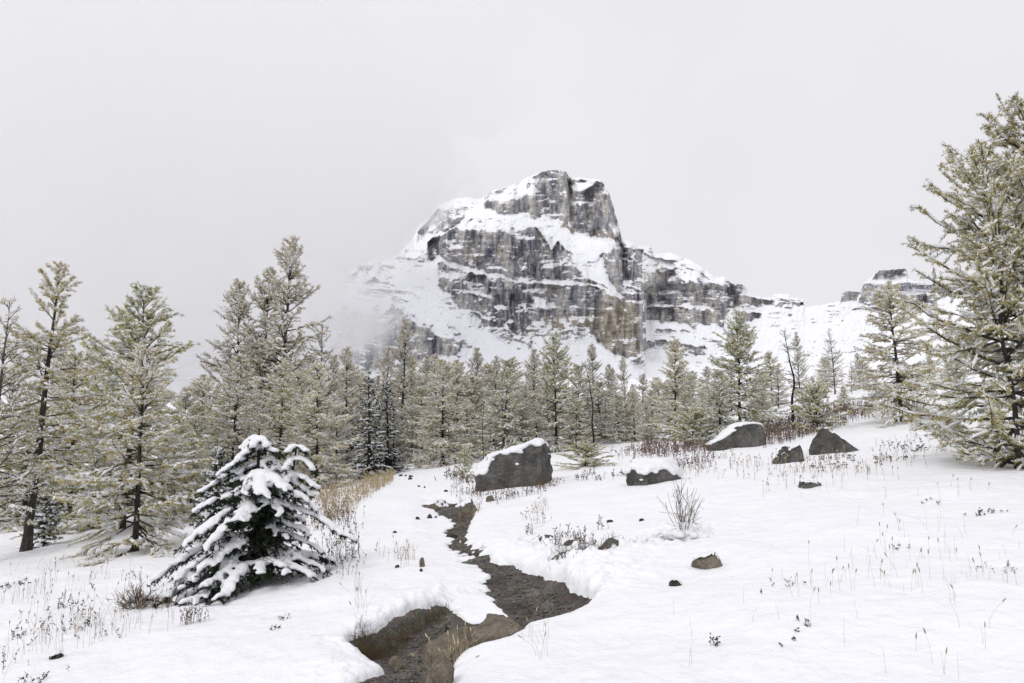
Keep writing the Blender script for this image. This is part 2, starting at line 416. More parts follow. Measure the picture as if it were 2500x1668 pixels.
sil_line = list(zip(us, vt - 4))
A = band([(1170, 470), (1185, 476), (1212, 466), (1290, 436), (1324, 420), (1362, 412), (1384, 416), (1395, 440), (1470, 446), (1520, 400)],
         [(1181, 512), (1229, 522), (1286, 525), (1301, 537), (1324, 529), (1359, 537), (1378, 560), (1409, 571), (1458, 584), (1500, 586), (1518, 580)], 1181, 1540, su=3)
A_soft = blob([(1185, 480), (1240, 452), (1320, 424), (1345, 440), (1300, 470), (1260, 490), (1190, 500)], 10, 16)     # snow-dusted left flank of the summit block
A_l = blob([(1390, 452), (1440, 440), (1470, 446), (1430, 466), (1400, 468)], 4, 6)                                # snowy terrace on top of the right tower
A2 = band([(1010, 575), (1040, 545), (1070, 512), (1120, 500), (1180, 515)], [(1010, 600), (1026, 587), (1075, 568), (1118, 545), (1133, 533), (1180, 518)], 1020, 1140)
B = band([(1041, 596), (1075, 573), (1118, 551), (1171, 529), (1210, 536), (1248, 551), (1305, 553), (1324, 575), (1347, 614), (1363, 590), (1382, 612), (1405, 628), (1450, 640), (1500, 600), (1525, 604), (1570, 610)],
         [(1041, 640), (1079, 626), (1121, 645), (1152, 659), (1210, 666), (1286, 683), (1363, 692), (1432, 689), (1478, 701), (1512, 720), (1570, 735)], 1045, 1570)
S1 = blob([(1300, 545), (1340, 545), (1400, 575), (1455, 595), (1500, 590), (1490, 612), (1440, 612), (1385, 606), (1335, 578)], 4, 8)
S2 = blob([(1398, 628), (1430, 622), (1470, 628), (1488, 690), (1508, 715), (1470, 700), (1440, 686), (1415, 660)], 5, 12)
S3 = blob([(1095, 540), (1170, 528), (1240, 540), (1300, 552), (1250, 566), (1170, 560), (1120, 562)], 5, 16)
C = band([(1062, 648), (1079, 640), (1121, 656), (1152, 669), (1210, 677), (1286, 691), (1363, 699), (1432, 696), (1478, 708), (1512, 727), (1572, 700)],
         [(1062, 690), (1095, 721), (1118, 748), (1171, 767), (1210, 776), (1248, 811), (1286, 828), (1324, 824), (1363, 806), (1439, 801), (1458, 840), (1478, 855), (1516, 874), (1554, 874), (1572, 868)], 1070, 1569, su=2.5)
CL = band([(1080, 700), (1100, 704), (1160, 714), (1200, 722)], [(1080, 704), (1100, 708), (1160, 719), (1200, 726)], 1085, 1200)
CL2 = blob([(1295, 725), (1330, 730), (1340, 760), (1305, 752)], 4, 14)
C_b = band([(1360, 806), (1440, 802), (1455, 800)], [(1360, 832), (1440, 846), (1455, 850)], 1362, 1452)
D1 = band([(1560, 612), (1600, 632), (1650, 640), (1700, 664), (1750, 690), (1790, 705), (1820, 712), (1850, 733), (1890, 735), (1965, 738)],
          [(1562, 744), (1611, 742), (1680, 746), (1733, 753), (1795, 752), (1856, 750), (1910, 746), (1960, 751)], 1571, 1962)
D_s = blob([(1575, 600), (1650, 620), (1720, 662), (1780, 700), (1740, 715), (1700, 690), (1650, 670), (1600, 668), (1585, 700), (1573, 690)], 6, 46)
E = band([(1569, 752), (1640, 750), (1726, 757), (1818, 760), (1860, 768)], [(1580, 781), (1634, 788), (1680, 796), (1745, 794), (1818, 791), (1864, 773)], 1573, 1860)
E_g = blob([(1780, 750), (1790, 752), (1800, 800), (1765, 800)], 4, 8)
F1 = band([(1565, 833), (1600, 832), (1640, 834), (1690, 842), (1730, 850)], [(1565, 858), (1600, 856), (1640, 852), (1690, 866), (1730, 870)], 1572, 1725)
F2 = band([(1565, 806), (1640, 804), (1700, 810)], [(1565, 816), (1640, 816), (1700, 817)], 1600, 1690)
Hh = blob([(872, 767), (911, 748), (935, 765), (965, 748), (990, 770), (1030, 790), (1060, 810), (1090, 800), (1120, 815), (1150, 845), (1120, 870), (1050, 880), (960, 900), (880, 900), (840, 870), (850, 800)], 10, 60)
Hl = blob([(-350, 930), (250, 870), (420, 840), (520, 830), (620, 840), (700, 850), (760, 790), (830, 760), (860, 800), (840, 880), (600, 930), (250, 960), (-350, 970)], 12, 80)
K1 = blob([(1118, 756), (1210, 782), (1262, 822), (1300, 838), (1290, 850), (1230, 832), (1170, 795)], 6, 34)
Gc = blob([(2102, 714), (2112, 700), (2134, 722), (2180, 724), (2290, 716), (2290, 760), (2180, 752), (2098, 744)], 3, 8)
Gt = blob([(2128, 684), (2146, 664), (2214, 656), (2220, 680), (2190, 686)], 3, 10)
Gs = blob([(2053, 716), (2072, 712), (2098, 718), (2090, 736), (2052, 738)], 3, 6)
Gb = blob([(2078, 758), (2110, 744), (2160, 756), (2120, 764)], 3, 8)
Left = blob([(876, 644), (930, 638), (960, 680), (900, 688), (865, 680)], 6, 30)
cliff = np.maximum.reduce([A * (1 - 0.32 * A_soft) * (1 - 0.8 * A_l), 0.7 * A2, B * (1 - 0.92 * S1) * (1 - 0.72 * S2) * (1 - 0.42 * S3), C * (1 - 0.9 * CL) * (1 - 0.5 * CL2), 0.75 * C_b,
                           D1 * (1 - 0.45 * D_s), E * (1 - 0.8 * E_g), F1 * 0.9, F2 * 0.6, 0.95 * Hh, 0.8 * Hl, 0.85 * K1, Gc, 0.8 * Gt, Gs, 0.8 * Gb, 0.6 * Left])

# thin beds: dipping strata notch the cliffs and stripe the snow slopes
dip = VV - 0.10 * (UU - 1250) * sstep(1300, 900, UU) + 10 * (fbm(UU / 120, VV / 120, seed=60, oct=3) - 0.5)
bed = fbm(dip / 5.5, UU / 48, seed=61, oct=4, gain=0.62)
bed2 = vnoise(dip / 17.0, UU / 260, seed=62)
ledge = sstep(0.55, 0.66, bed) * 0.85 + sstep(0.72, 0.82, bed2) * 0.5
patch = fbm(UU / 26, VV / 26, seed=63, oct=4)
cliff_ = np.clip(cliff * (1 - ledge * (0.12 + 0.88 * sstep(0.44, 0.58, patch)) * np.where(cliff > 0.9, 0.8, 1.0)), 0, 1)
outcrop = sstep(0.52, 0.63, fbm(dip / 3.2, UU / 45, seed=64, oct=3, gain=0.6)) * sstep(0.47, 0.6, fbm(UU / 60, VV / 40, seed=65, oct=3))
strata_out = sstep(0.46, 0.56, fbm(dip / 3.0, UU / 55, seed=67, oct=3, gain=0.6)) * sstep(0.36, 0.52, fbm(UU / 70, VV / 45, seed=68, oct=3))
shoulder = blob([(800, 690), (870, 655), (960, 630), (1010, 575), (1040, 540), (1110, 490), (1180, 490), (1140, 535), (1060, 590), (1070, 650), (1090, 720), (1130, 760), (1000, 735), (880, 715)], 14, 40)
saddle = blob([(1575, 790), (1700, 805), (1860, 780), (2050, 755), (2350, 760), (2350, 880), (1575, 900)], 20, 60)
summitledge = blob([(1290, 535), (1520, 585), (1500, 625), (1400, 625), (1330, 590)], 10, 30)
outcrop = np.maximum.reduce([outcrop, 1.0 * strata_out * shoulder, 0.8 * strata_out * saddle, 0.7 * strata_out * summitledge])
talus_out = 0.85 * outcrop * np.where(UU < 1130, 1.15, np.where(UU > 1560, 1.0, 0.8))
cliff_ = np.maximum(cliff_, np.clip(talus_out, 0, 1) * (1 - cliff))
cliff_ = np.maximum(cliff_, 0.85 * sstep(8, 4, np.abs(UU - 1572)) * sstep(698, 716, VV) * sstep(876, 866, VV) * sstep(0.42, 0.55, fbm(UU / 6, VV / 9, seed=69, oct=3)))
speck = fbm(UU / 3.2, VV / 3.2, seed=66, oct=3)

slope = 1.45 * (1 - cliff_) + (0.10 + 0.25 * speck) * cliff_
D0 = 930 + 60 * sstep(1700, 2050, us) + 90 * sstep(1150, 700, us)
dep = np.zeros_like(VV); dep[0] = D0
for i in range(1, NV):
    dz = dep[i - 1] * (VV[i - 1] - VV[i]) / F
    dep[i] = dep[i - 1] + dz * slope[i]
# keep neighbouring columns coherent, then carve ribs, clefts and gullies into the walls
k = np.exp(-0.5 * (np.arange(-9, 10) / 4.0) ** 2); k /= k.sum(); pw_ = sstep(690, 712, VV) * sstep(892, 868, VV)
sm = np.apply_along_axis(lambda r: np.convolve(np.pad(r, 9, 'edge'), k, 'valid'), 1, dep)
edge = sstep(34, 10, np.abs(UU - 1570))
k2 = np.exp(-0.5 * (np.arange(-48, 49) / 18.0) ** 2); k2 /= k2.sum()
sm2 = np.apply_along_axis(lambda r: np.convolve(np.pad(r, 48, 'edge'), k2, 'valid'), 1, dep)
edge = edge * pw_; mixw = np.clip(cliff * 1.2 - 0.2, 0, 1) * (1 - 0.8 * sstep(40, 10, np.abs(UU - 1570)) * (1 - pw_))
dep = edge * dep + (1 - edge) * (sm * mixw + sm2 * (1 - mixw))
ww_ = 4 + 60 * (1 - pw_)
dep += 55 * sstep(-1, 1, (UU - 1570) / ww_) + 25 * sstep(-1, 1, (UU - 1570) / 5) * pw_
cw = 0.04 + 0.96 * cliff
rib = 34 * (fbm(UU / 70, VV / 330, seed=70, oct=2) - 0.5) + 22 * (np.abs(fbm(UU / 24, VV / 75, seed=71, oct=3) - 0.5) * 2) + 6 * (fbm(UU / 9, VV / 24, seed=72, oct=3) - 0.5)
dep += rib * cw + 8 * (fbm(UU / 13, VV / 11, seed=76, oct=3) - 0.5) * cw + 3.4 * (fbm(UU / 4, VV / 5, seed=73, oct=3) - 0.5) + 9 * (fbm(UU / 40, VV / 30, seed=74, oct=4) - 0.5) * (1 - cliff)
for (u0, v0, u1, v1, w, d) in [(1386, 425, 1400, 565, 5, 22), (1398, 450, 1412, 570, 9, 12), (1345, 585, 1362, 690, 6, 14), (1432, 690, 1434, 800, 5, 12), (1352, 700, 1356, 795, 6, 13),
                               (1517, 596, 1530, 690, 8, 26), (1250, 560, 1262, 680, 5, 8), (1286, 700, 1290, 820, 8, 10), (1196, 690, 1196, 765, 4, 6), (1480, 455, 1484, 540, 4, 6),
                               (1780, 690, 1800, 752, 7, 14), (1716, 665, 1722, 745, 7, 12), (1640, 755, 1642, 786, 4, 8), (1500, 810, 1506, 870, 5, 9), (1320, 560, 1348, 640, 4, 8)]:
    t = np.clip((VV - v0) / (v1 - v0), -0.2, 1.2); uc = u0 + (u1 - u0) * t + 5 * (fbm(VV / 20, VV * 0 + u0, seed=75, oct=2) - 0.5)
    dep += d * np.exp(-((UU - uc) / w) ** 2) * sstep(-0.1, 0.08, (VV - v0) / (v1 - v0)) * sstep(1.1, 0.92, (VV - v0) / (v1 - v0))
PT = at(UU, VV, dep)
# back of the mountain: the skyline rolls over and falls away behind
back = []
last = PT[-1]
for q, (dy, dz_) in enumerate([(6, 0.5), (16, 0.2), (34, -4), (70, -22), (140, -70), (260, -160), (420, -300)]):
    r_ = last.copy(); r_[:, 1] += dy; r_[:, 0] *= (1 + dy / 1100.0); r_[:, 2] += dz_ + 5 * (vnoise(us / 12, us * 0 + q, seed=80) - 0.5) * (dy > 10); back.append(r_)
foot = PT[0].copy(); foot[:, 1] -= 60; foot[:, 2] -= 45
allrows = np.stack([foot] + list(PT) + back)
snowv = 1 - cliff_
snowv = np.clip(snowv + 0.25 * (patch - 0.5), 0, 1)
snow_rows = np.vstack([snowv[:1], snowv, np.repeat(np.clip(snowv[-1:] + 0.4, 0, 1), 7, 0)])
ochre = np.maximum.reduce([blob([(1258, 790), (1300, 770), (1420, 765), (1500, 720), (1565, 740), (1572, 880), (1480, 870), (1430, 800), (1330, 830), (1270, 830)], 18, 50),
                           0.9 * blob([(1330, 525), (1372, 535), (1420, 562), (1500, 556), (1518, 590), (1440, 596), (1380, 575)], 8, 14),
                           0.75 * blob([(1100, 600), (1300, 600), (1300, 660), (1120, 640)], 20, 90), 0.55 * blob([(1290, 690), (1420, 690), (1420, 770), (1300, 770)], 20, 70),
                           0.6 * blob([(1400, 455), (1480, 455), (1500, 560), (1410, 550)], 10, 60), 0.6 * blob([(1580, 640), (1680, 660), (1860, 760), (1800, 800), (1600, 780)], 20, 110),
                           0.5 * blob([(1020, 500), (1150, 480), (1150, 560), (1020, 590)], 20, 40), 0.5 * F1])
dark = np.maximum.reduce([blob([(1180, 690), (1290, 690), (1300, 790), (1250, 815), (1200, 770)], 20, 60), 0.8 * blob([(1240, 560), (1330, 570), (1350, 690), (1250, 680)], 20, 60),
                          0.7 * blob([(1050, 580), (1120, 550), (1120, 640), (1060, 620)], 12, 40), blob([(1510, 595), (1540, 600), (1560, 720), (1525, 700)], 10, 30), 0.7 * blob([(1090, 655), (1180, 680), (1180, 740), (1110, 730)], 14, 60)])
oc_rows = np.vstack([ochre[:1], ochre, np.repeat(ochre[-1:], 7, 0)]); dk_rows = np.vstack([dark[:1], dark, np.repeat(dark[-1:], 7, 0)])

m, n, b = mat('limestone')
g = nd(n, 'ShaderNodeNewGeometry'); pos = g.outputs['Position']
streak = noise(n, 1.0, 8, 0.66, pos, (0.085, 0.04, 0.020)); streak2 = noise(n, 1.0, 6, 0.62, pos, (0.30, 0.1, 0.035))
grain = noise(n, 1.0, 5, 0.65, pos, (0.22, 0.22, 0.3)); beds = noise(n, 1.0, 4, 0.6, pos, (0.014, 0.014, 0.42)); lines_ = noise(n, 1.0, 3, 0.55, pos, (0.03, 0.03, 0.75))
rock = ramp(n, streak.outputs['Fac'], [(0.32, (0.10, 0.104, 0.13)), (0.43, (0.25, 0.252, 0.275)), (0.54, (0.46, 0.445, 0.42)), (0.68, (0.64, 0.61, 0.56))])
ocr = ramp(n, streak2.outputs['Fac'], [(0.32, (0.14, 0.115, 0.085)), (0.48, (0.36, 0.29, 0.19)), (0.66, (0.56, 0.485, 0.36))])
dkr = ramp(n, streak2.outputs['Fac'], [(0.34, (0.075, 0.078, 0.10)), (0.52, (0.18, 0.18, 0.205)), (0.66, (0.44, 0.43, 0.42))])
def attr(name):
    a = nd(n, 'ShaderNodeAttribute'); a.attribute_name = name; return a.outputs['Fac']
def math_(op, a, b_=None, c_=None):
    x = nd(n, 'ShaderNodeMath', operation=op)
    for i, s in enumerate((a, b_, c_)):
        if s is None: continue
        if isinstance(s, (int, float)): x.inputs[i].default_value = s
        else: n.links.new(s, x.inputs[i])
    return x.outputs[0]
def mr(src, a, b_, lo=0.0, hi=1.0):
    x = nd(n, 'ShaderNodeMapRange', interpolation_type='SMOOTHSTEP'); x.inputs[1].default_value = a; x.inputs[2].default_value = b_; x.inputs[3].default_value = lo; x.inputs[4].default_value = hi
    n.links.new(src, x.inputs[0]); return x.outputs[0]
def mixc(f, a, b_, blend='MIX'):
    x = nd(n, 'ShaderNodeMix', data_type='RGBA', blend_type=blend)
    if isinstance(f, (int, float)): x.inputs[0].default_value = f
    else: n.links.new(f, x.inputs[0])
    for i, s in ((6, a), (7, b_)):
        if isinstance(s, tuple): x.inputs[i].default_value = (*s, 1)
        else: n.links.new(s, x.inputs[i])
    return x.outputs[2]
om = mr(math_('ADD', attr('ochre'), math_('MULTIPLY_ADD', streak.outputs['Fac'], 1.2, -0.75)), 0.3, 0.9)
dm = mr(math_('ADD', attr('dark'), math_('MULTIPLY_ADD', streak2.outputs['Fac'], -1.2, 0.5)), 0.3, 0.95)
om = math_('MULTIPLY', om, 0.55)
col = mixc(om, rock.outputs[0], ocr.outputs[0]); col = mixc(dm, col, dkr.outputs[0])
bl = ramp(n, beds.outputs['Fac'], [(0.32, (0.66, 0.67, 0.71)), (0.5, (1, 1, 1.02)), (0.7, (1.12, 1.11, 1.1))])
col = mixc(0.75, col, bl.outputs[0], 'MULTIPLY')
ll_ = ramp(n, lines_.outputs['Fac'], [(0.36, (0.45, 0.45, 0.48)), (0.44, (1, 1, 1))]); col = mixc(0.6, col, ll_.outputs[0], 'MULTIPLY')
gl = ramp(n, grain.outputs['Fac'], [(0.3, (0.72, 0.72, 0.74)), (0.55, (1, 1, 1)), (0.75, (1.15, 1.13, 1.1))])
col = mixc(0.8, col, gl.outputs[0], 'MULTIPLY')
sepn = nd(n, 'ShaderNodeSeparateXYZ'); n.links.new(g.outputs['Normal'], sepn.inputs[0])
fine_ = noise(n, 1.0, 5, 0.75, pos, (0.28, 0.28, 0.5)); pat_ = noise(n, 1.0, 4, 0.6, pos, (0.035, 0.035, 0.05))
sn = math_('ADD', math_('MULTIPLY_ADD', attr('snow'), 0.8, math_('MULTIPLY_ADD', pat_.outputs['Fac'], 1.0, -0.41)), math_('ADD', math_('MULTIPLY', sepn.outputs[2], 0.55), math_('MULTIPLY_ADD', fine_.outputs['Fac'], 1.3, -0.65)))
sm_ = mr(sn, 0.44, 0.60)
col = mixc(sm_, col, (0.86, 0.87, 0.9))
n.links.new(col, b.inputs['Base Color']); b.inputs['Roughness'].default_value = 0.85; b.inputs['Specular IOR Level'].default_value = 0.15
bump(n, b, math_('ADD', grain.outputs['Fac'], math_('MULTIPLY', beds.outputs['Fac'], 0.6)), 0.7, 2.0)
M['limestone'] = m
mtn = link('mountain', mk_mesh('mountain', allrows.reshape(-1, 3), grid_faces(allrows.shape[0], NU), [m], smooth=False,
           attrs={'snow': snow_rows.ravel(), 'ochre': oc_rows.ravel(), 'dark': dk_rows.ravel()}))
tag(mtn, 'layered limestone butte with snowy ledges and streaked cliffs rising above the forest', 'mountain', kind='structure')

# ------------------------------------------------------------------ mist drifting over the left shoulder of the mountain
mxs, mzs = np.meshgrid(np.linspace(-1150, 60, 84), np.linspace(-15, 600, 56), indexing='xy')
bign = fbm(mxs / 150, mzs / 95, seed=90, oct=4); smn = fbm(mxs / 45, mzs / 30, seed=91, oct=4, gain=0.6)
inx = (-172 + 0.50 * mzs) + 230 * (bign - 0.5) + 120 * (smn - 0.5) - mxs
th = 420 * sstep(0, 165, inx) * (0.36 + 0.64 * sstep(70, 190, mzs + 70 * (bign - 0.5))) * sstep(590, 420, mzs) * sstep(-1150, -900, mxs) * sstep(50, -40, mxs) * sstep(-15, 10, mzs)
th = th * (0.55 + 0.9 * smn)
yc_ = 800 + 60 * (fbm(mxs / 200, mzs / 200, seed=92, oct=2) - 0.5)
nr_, nc_ = mxs.shape
front = np.stack([mxs, yc_ - th / 2, mzs], -1).reshape(-1, 3); backp = np.stack([mxs, yc_ + th / 2, mzs], -1).reshape(-1, 3)
q = grid_faces(nr_, nc_); q = q[(th.ravel()[q] > 0.01).any(1)]
me = mk_mesh('mist', np.vstack([front, backp]), np.vstack([q, q[:, ::-1] + nr_ * nc_]))
mist = link('mist', me)
m = bpy.data.materials.new('mist'); m.use_nodes = True; n = m.node_tree; n.nodes.clear()
out = nd(n, 'ShaderNodeOutputMaterial'); pv = nd(n, 'ShaderNodeVolumePrincipled'); n.links.new(pv.outputs[0], out.inputs['Volume'])
pv.inputs['Color'].default_value = (1, 1, 1, 1); pv.inputs['Anisotropy'].default_value = 0.75; pv.inputs['Density'].default_value = 0.010
me.materials.append(m)
tag(mist, 'bank of pale mist hiding the left shoulder of the mountain', 'mist', kind='stuff')
# ------------------------------------------------------------------ trees
def resample(P, k):
    """(N,K,3) polylines resampled to k points by parameter."""
    N, K, _ = P.shape
    s = np.linspace(0, K - 1, k); i = np.minimum(s.astype(int), K - 2); f = (s - i)[None, :, None]
    return P[:, i] * (1 - f) + P[:, i + 1] * f

def lerp_at(P, idx, s):
    K = P.shape[1]; x = s * (K - 1); i = np.minimum(x.astype(int), K - 2); f = (x - i)[:, None]
    return P[idx, i] * (1 - f) + P[idx, i + 1] * f

def tri_needles(rng, P, length, count, nl, nw, k=4, up=0.15, fwd=0.35):
    """count tufts over polylines P, each k slim triangles."""
    w = length / length.sum(); idx = rng.choice(len(P), count, p=w); s = rng.random(count)
    base = lerp_at(P, idx, s); ax = norm(P[idx, -1] - P[idx, 0])
    d = rng.normal(size=(count, k, 3)); d = norm(d) + fwd * ax[:, None, :]; d[..., 2] += up; d = norm(d)
    l = nl * rng.uniform(0.6, 1.25, (count, k, 1)); tip = base[:, None, :] + d * l
    side = norm(np.cross(d, rng.normal(size=(count, k, 3)))) * nw * 0.5
    a = base[:, None, :] - side + d * l * 0.08; b_ = base[:, None, :] + side + d * l * 0.08
    V = np.stack([a, b_, tip], 2).reshape(-1, 3)
    return V, np.arange(len(V)).reshape(-1, 3)

def snow_tubes(rng, P, r, prob=0.85, k=5, sides=5, flat=0.75, lift=0.55, ragged=0.35):
    """Lumpy strips of snow lying along the tops of twigs."""
    keep = rng.random(len(P)) < prob
    P = P[keep]; r = r[keep] if np.ndim(r) else np.full(len(P), r)
    N = len(P); a = rng.uniform(0.0, 0.3, N); e = rng.uniform(0.75, 1.0, N)
    s = a[:, None] + (e - a)[:, None] * np.linspace(0, 1, k)[None]
    idx = np.repeat(np.arange(N), k)
    Q = lerp_at(P, idx, s.ravel()).reshape(N, k, 3)
    prof = np.sin(np.linspace(0.12, np.pi - 0.12, k)) ** 0.55
    rad = r[:, None] * prof[None] * rng.uniform(1 - ragged, 1 + ragged, (N, k))
    rad[:, 0] *= 0.5; rad[:, -1] *= 0.45
    return tubes(Q, rad, rad * flat, sides, lift)

def tree_trunk(rng, H, r0, K=16, wob=0.02, lean=(0, 0), tip=0.12):
    t = np.linspace(0, 1, K)
    x = lean[0] * t * H + wob * H * (fbm(t * 3 + rng.random() * 50, t * 0, seed=int(rng.integers(99)), oct=2) - 0.5) * t ** 0.5
    y = lean[1] * t * H + wob * H * (fbm(t * 3 + rng.random() * 50, t * 0, seed=int(rng.integers(99)), oct=2) - 0.5) * t ** 0.5
    P = np.stack([x, y, t * H], 1)[None]
    rad = (r0 * (1 - t) ** 0.85 + r0 * tip * 0.4)[None]; rad[0, 0] *= 1.35
    return P, rad

def larch(seed, H=8.0, Rm=1.5, base=0.08, nb=95, tw=13, up_low=-6, up_top=48, tufts=9000, k=4, nl=0.045, nw=0.012, snow=1.0, snow_r=0.033,
          twl=0.34, trunk_r=None, prof_pow=0.75, needle='gold', bark='bark', wob=0.02, gap=0.15, lean=(0, 0), bk=8, tk=4, curl=0.12, snow_sides=5, snow_k=5, branch_snow=0.6, side_bias=None, frost=0, lenvar=(0.68, 1.15)):
    rng = np.random.default_rng(seed)
    r0 = trunk_r or (0.010 * H + 0.012)
    TP, TR = tree_trunk(rng, H, r0, wob=wob, lean=lean)
    t = np.sort(rng.random(nb)) ** 0.92
    hh = base + (0.99 - base) * t
    A = np.arange(nb) * 2.39996 + rng.normal(0, 0.6, nb)
    prof = (1 - t) ** prof_pow * np.minimum(1, (t + 0.5) / 0.6)
    Lb = (Rm * prof * rng.uniform(lenvar[0], lenvar[1], nb) + 0.10 + 0.03 * H * (1 - t) * 0.3)
    Lb *= np.where(rng.random(nb) < gap, 0.45, 1.0)
    if side_bias is not None: Lb *= 1 + side_bias[1] * np.cos(A - side_bias[0])
    e = np.radians(up_low + (up_top - up_low) * t ** 1.3 + rng.normal(0, 14, nb))
    bp = lerp_at(TP, np.zeros(nb, int), hh)
    s = np.linspace(0, 1, bk)
    wig = (rng.random((nb, 1)) - 0.5) * 0.5 * s ** 1.5 + 0.10 * (rng.random((nb, bk)) - 0.5) * s
    hx = np.cos(A[:, None] + wig); hy = np.sin(A[:, None] + wig)
    zz = np.sin(e)[:, None] * s - 0.16 * s * (1 - t[:, None]) + curl * s ** 2.5 + 0.05 * (rng.random((nb, bk)) - 0.5) * s
    BP = bp[:, None, :] + np.stack([hx * np.cos(e)[:, None] * s, hy * np.cos(e)[:, None] * s, zz], -1) * Lb[:, None, None]
    BR = (0.006 + 0.011 * Lb)[:, None] * (1 - 0.8 * s)[None]
    # side twigs
    cnt = np.maximum(3, (tw * (0.25 + Lb / Rm))).astype(int)
    bi = np.repeat(np.arange(nb), cnt); N = len(bi)
    ps = rng.uniform(0.14, 1.0, N) ** 0.85
    o = lerp_at(BP, bi, ps); o2 = lerp_at(BP, bi, np.minimum(ps + 0.08, 1.0)); ax = norm(o2 - lerp_at(BP, bi, np.maximum(ps - 0.08, 0)))
    sd = np.where(rng.random(N) < 0.5, -1.0, 1.0)
    lat = norm(np.cross(ax, np.array([0, 0, 1.0]))) * sd[:, None]
    ang = np.radians(rng.uniform(18, 68, N))
    d = ax * np.cos(ang)[:, None] + lat * np.sin(ang)[:, None]; d[:, 2] += rng.normal(0.05, 0.28, N); d = norm(d)
    tl = twl * (0.35 + 0.65 * (1 - ps)) * (0.35 + 0.75 * Lb[bi] / Rm) * rng.uniform(0.5, 1.35, N)
    q = np.linspace(0, 1, tk)
    TW = o[:, None, :] + d[:, None, :] * (tl[:, None] * q[None])[..., None]
    TW[..., 2] -= (0.18 * tl)[:, None] * q[None] ** 2 - (0.05 * tl)[:, None] * (rng.random((N, tk)) - 0.5)
    tips = resample(BP, 12)[:, 6:]; tips = resample(tips, tk)
    lead = resample(TP[:, -4:], tk)
    AL = np.concatenate([TW, tips, lead]); ll = np.concatenate([tl, Lb * 0.5, [H * 0.15]])
    trunk = tubes(TP, TR, sides=9)
    branch = join([tubes(BP, BR, sides=4), tubes(TW, np.repeat((0.004 + 0.012 * tl)[:, None], tk, 1) * (1 - 0.6 * q)[None], sides=3)])
    nv = tri_needles(rng, AL, ll, tufts, nl, nw, k)
    sn = [snow_tubes(rng, AL, snow_r * np.clip(0.6 + 0.9 * ll / twl, 0.5, 1.5) * rng.uniform(0.6, 1.3, len(AL)), 0.9 * min(snow, 1), k=snow_k, sides=snow_sides)]
    inner = resample(BP[:, 1:6], 6)
    sn.append(snow_tubes(rng, inner, snow_r * 0.6, branch_snow * min(snow, 1), k=7, sides=4))
    if frost:      # loose snow caught among the needles
        fv, ff = tri_needles(rng, AL, ll, frost, nl * 0.8, nw * 2.2, 2, up=0.9, fwd=0.3); fv[:, 2] += nl * 0.25; sn.append((fv, ff))
    snv = join(sn)
    return dict(trunk=(trunk[0], [trunk[1]], M[bark]), branches=(branch[0], branch[1], M[bark]), crown=(nv[0], [nv[1]], M[needle]), snow=(snv[0], snv[1], M['tree_snow']), H=H)

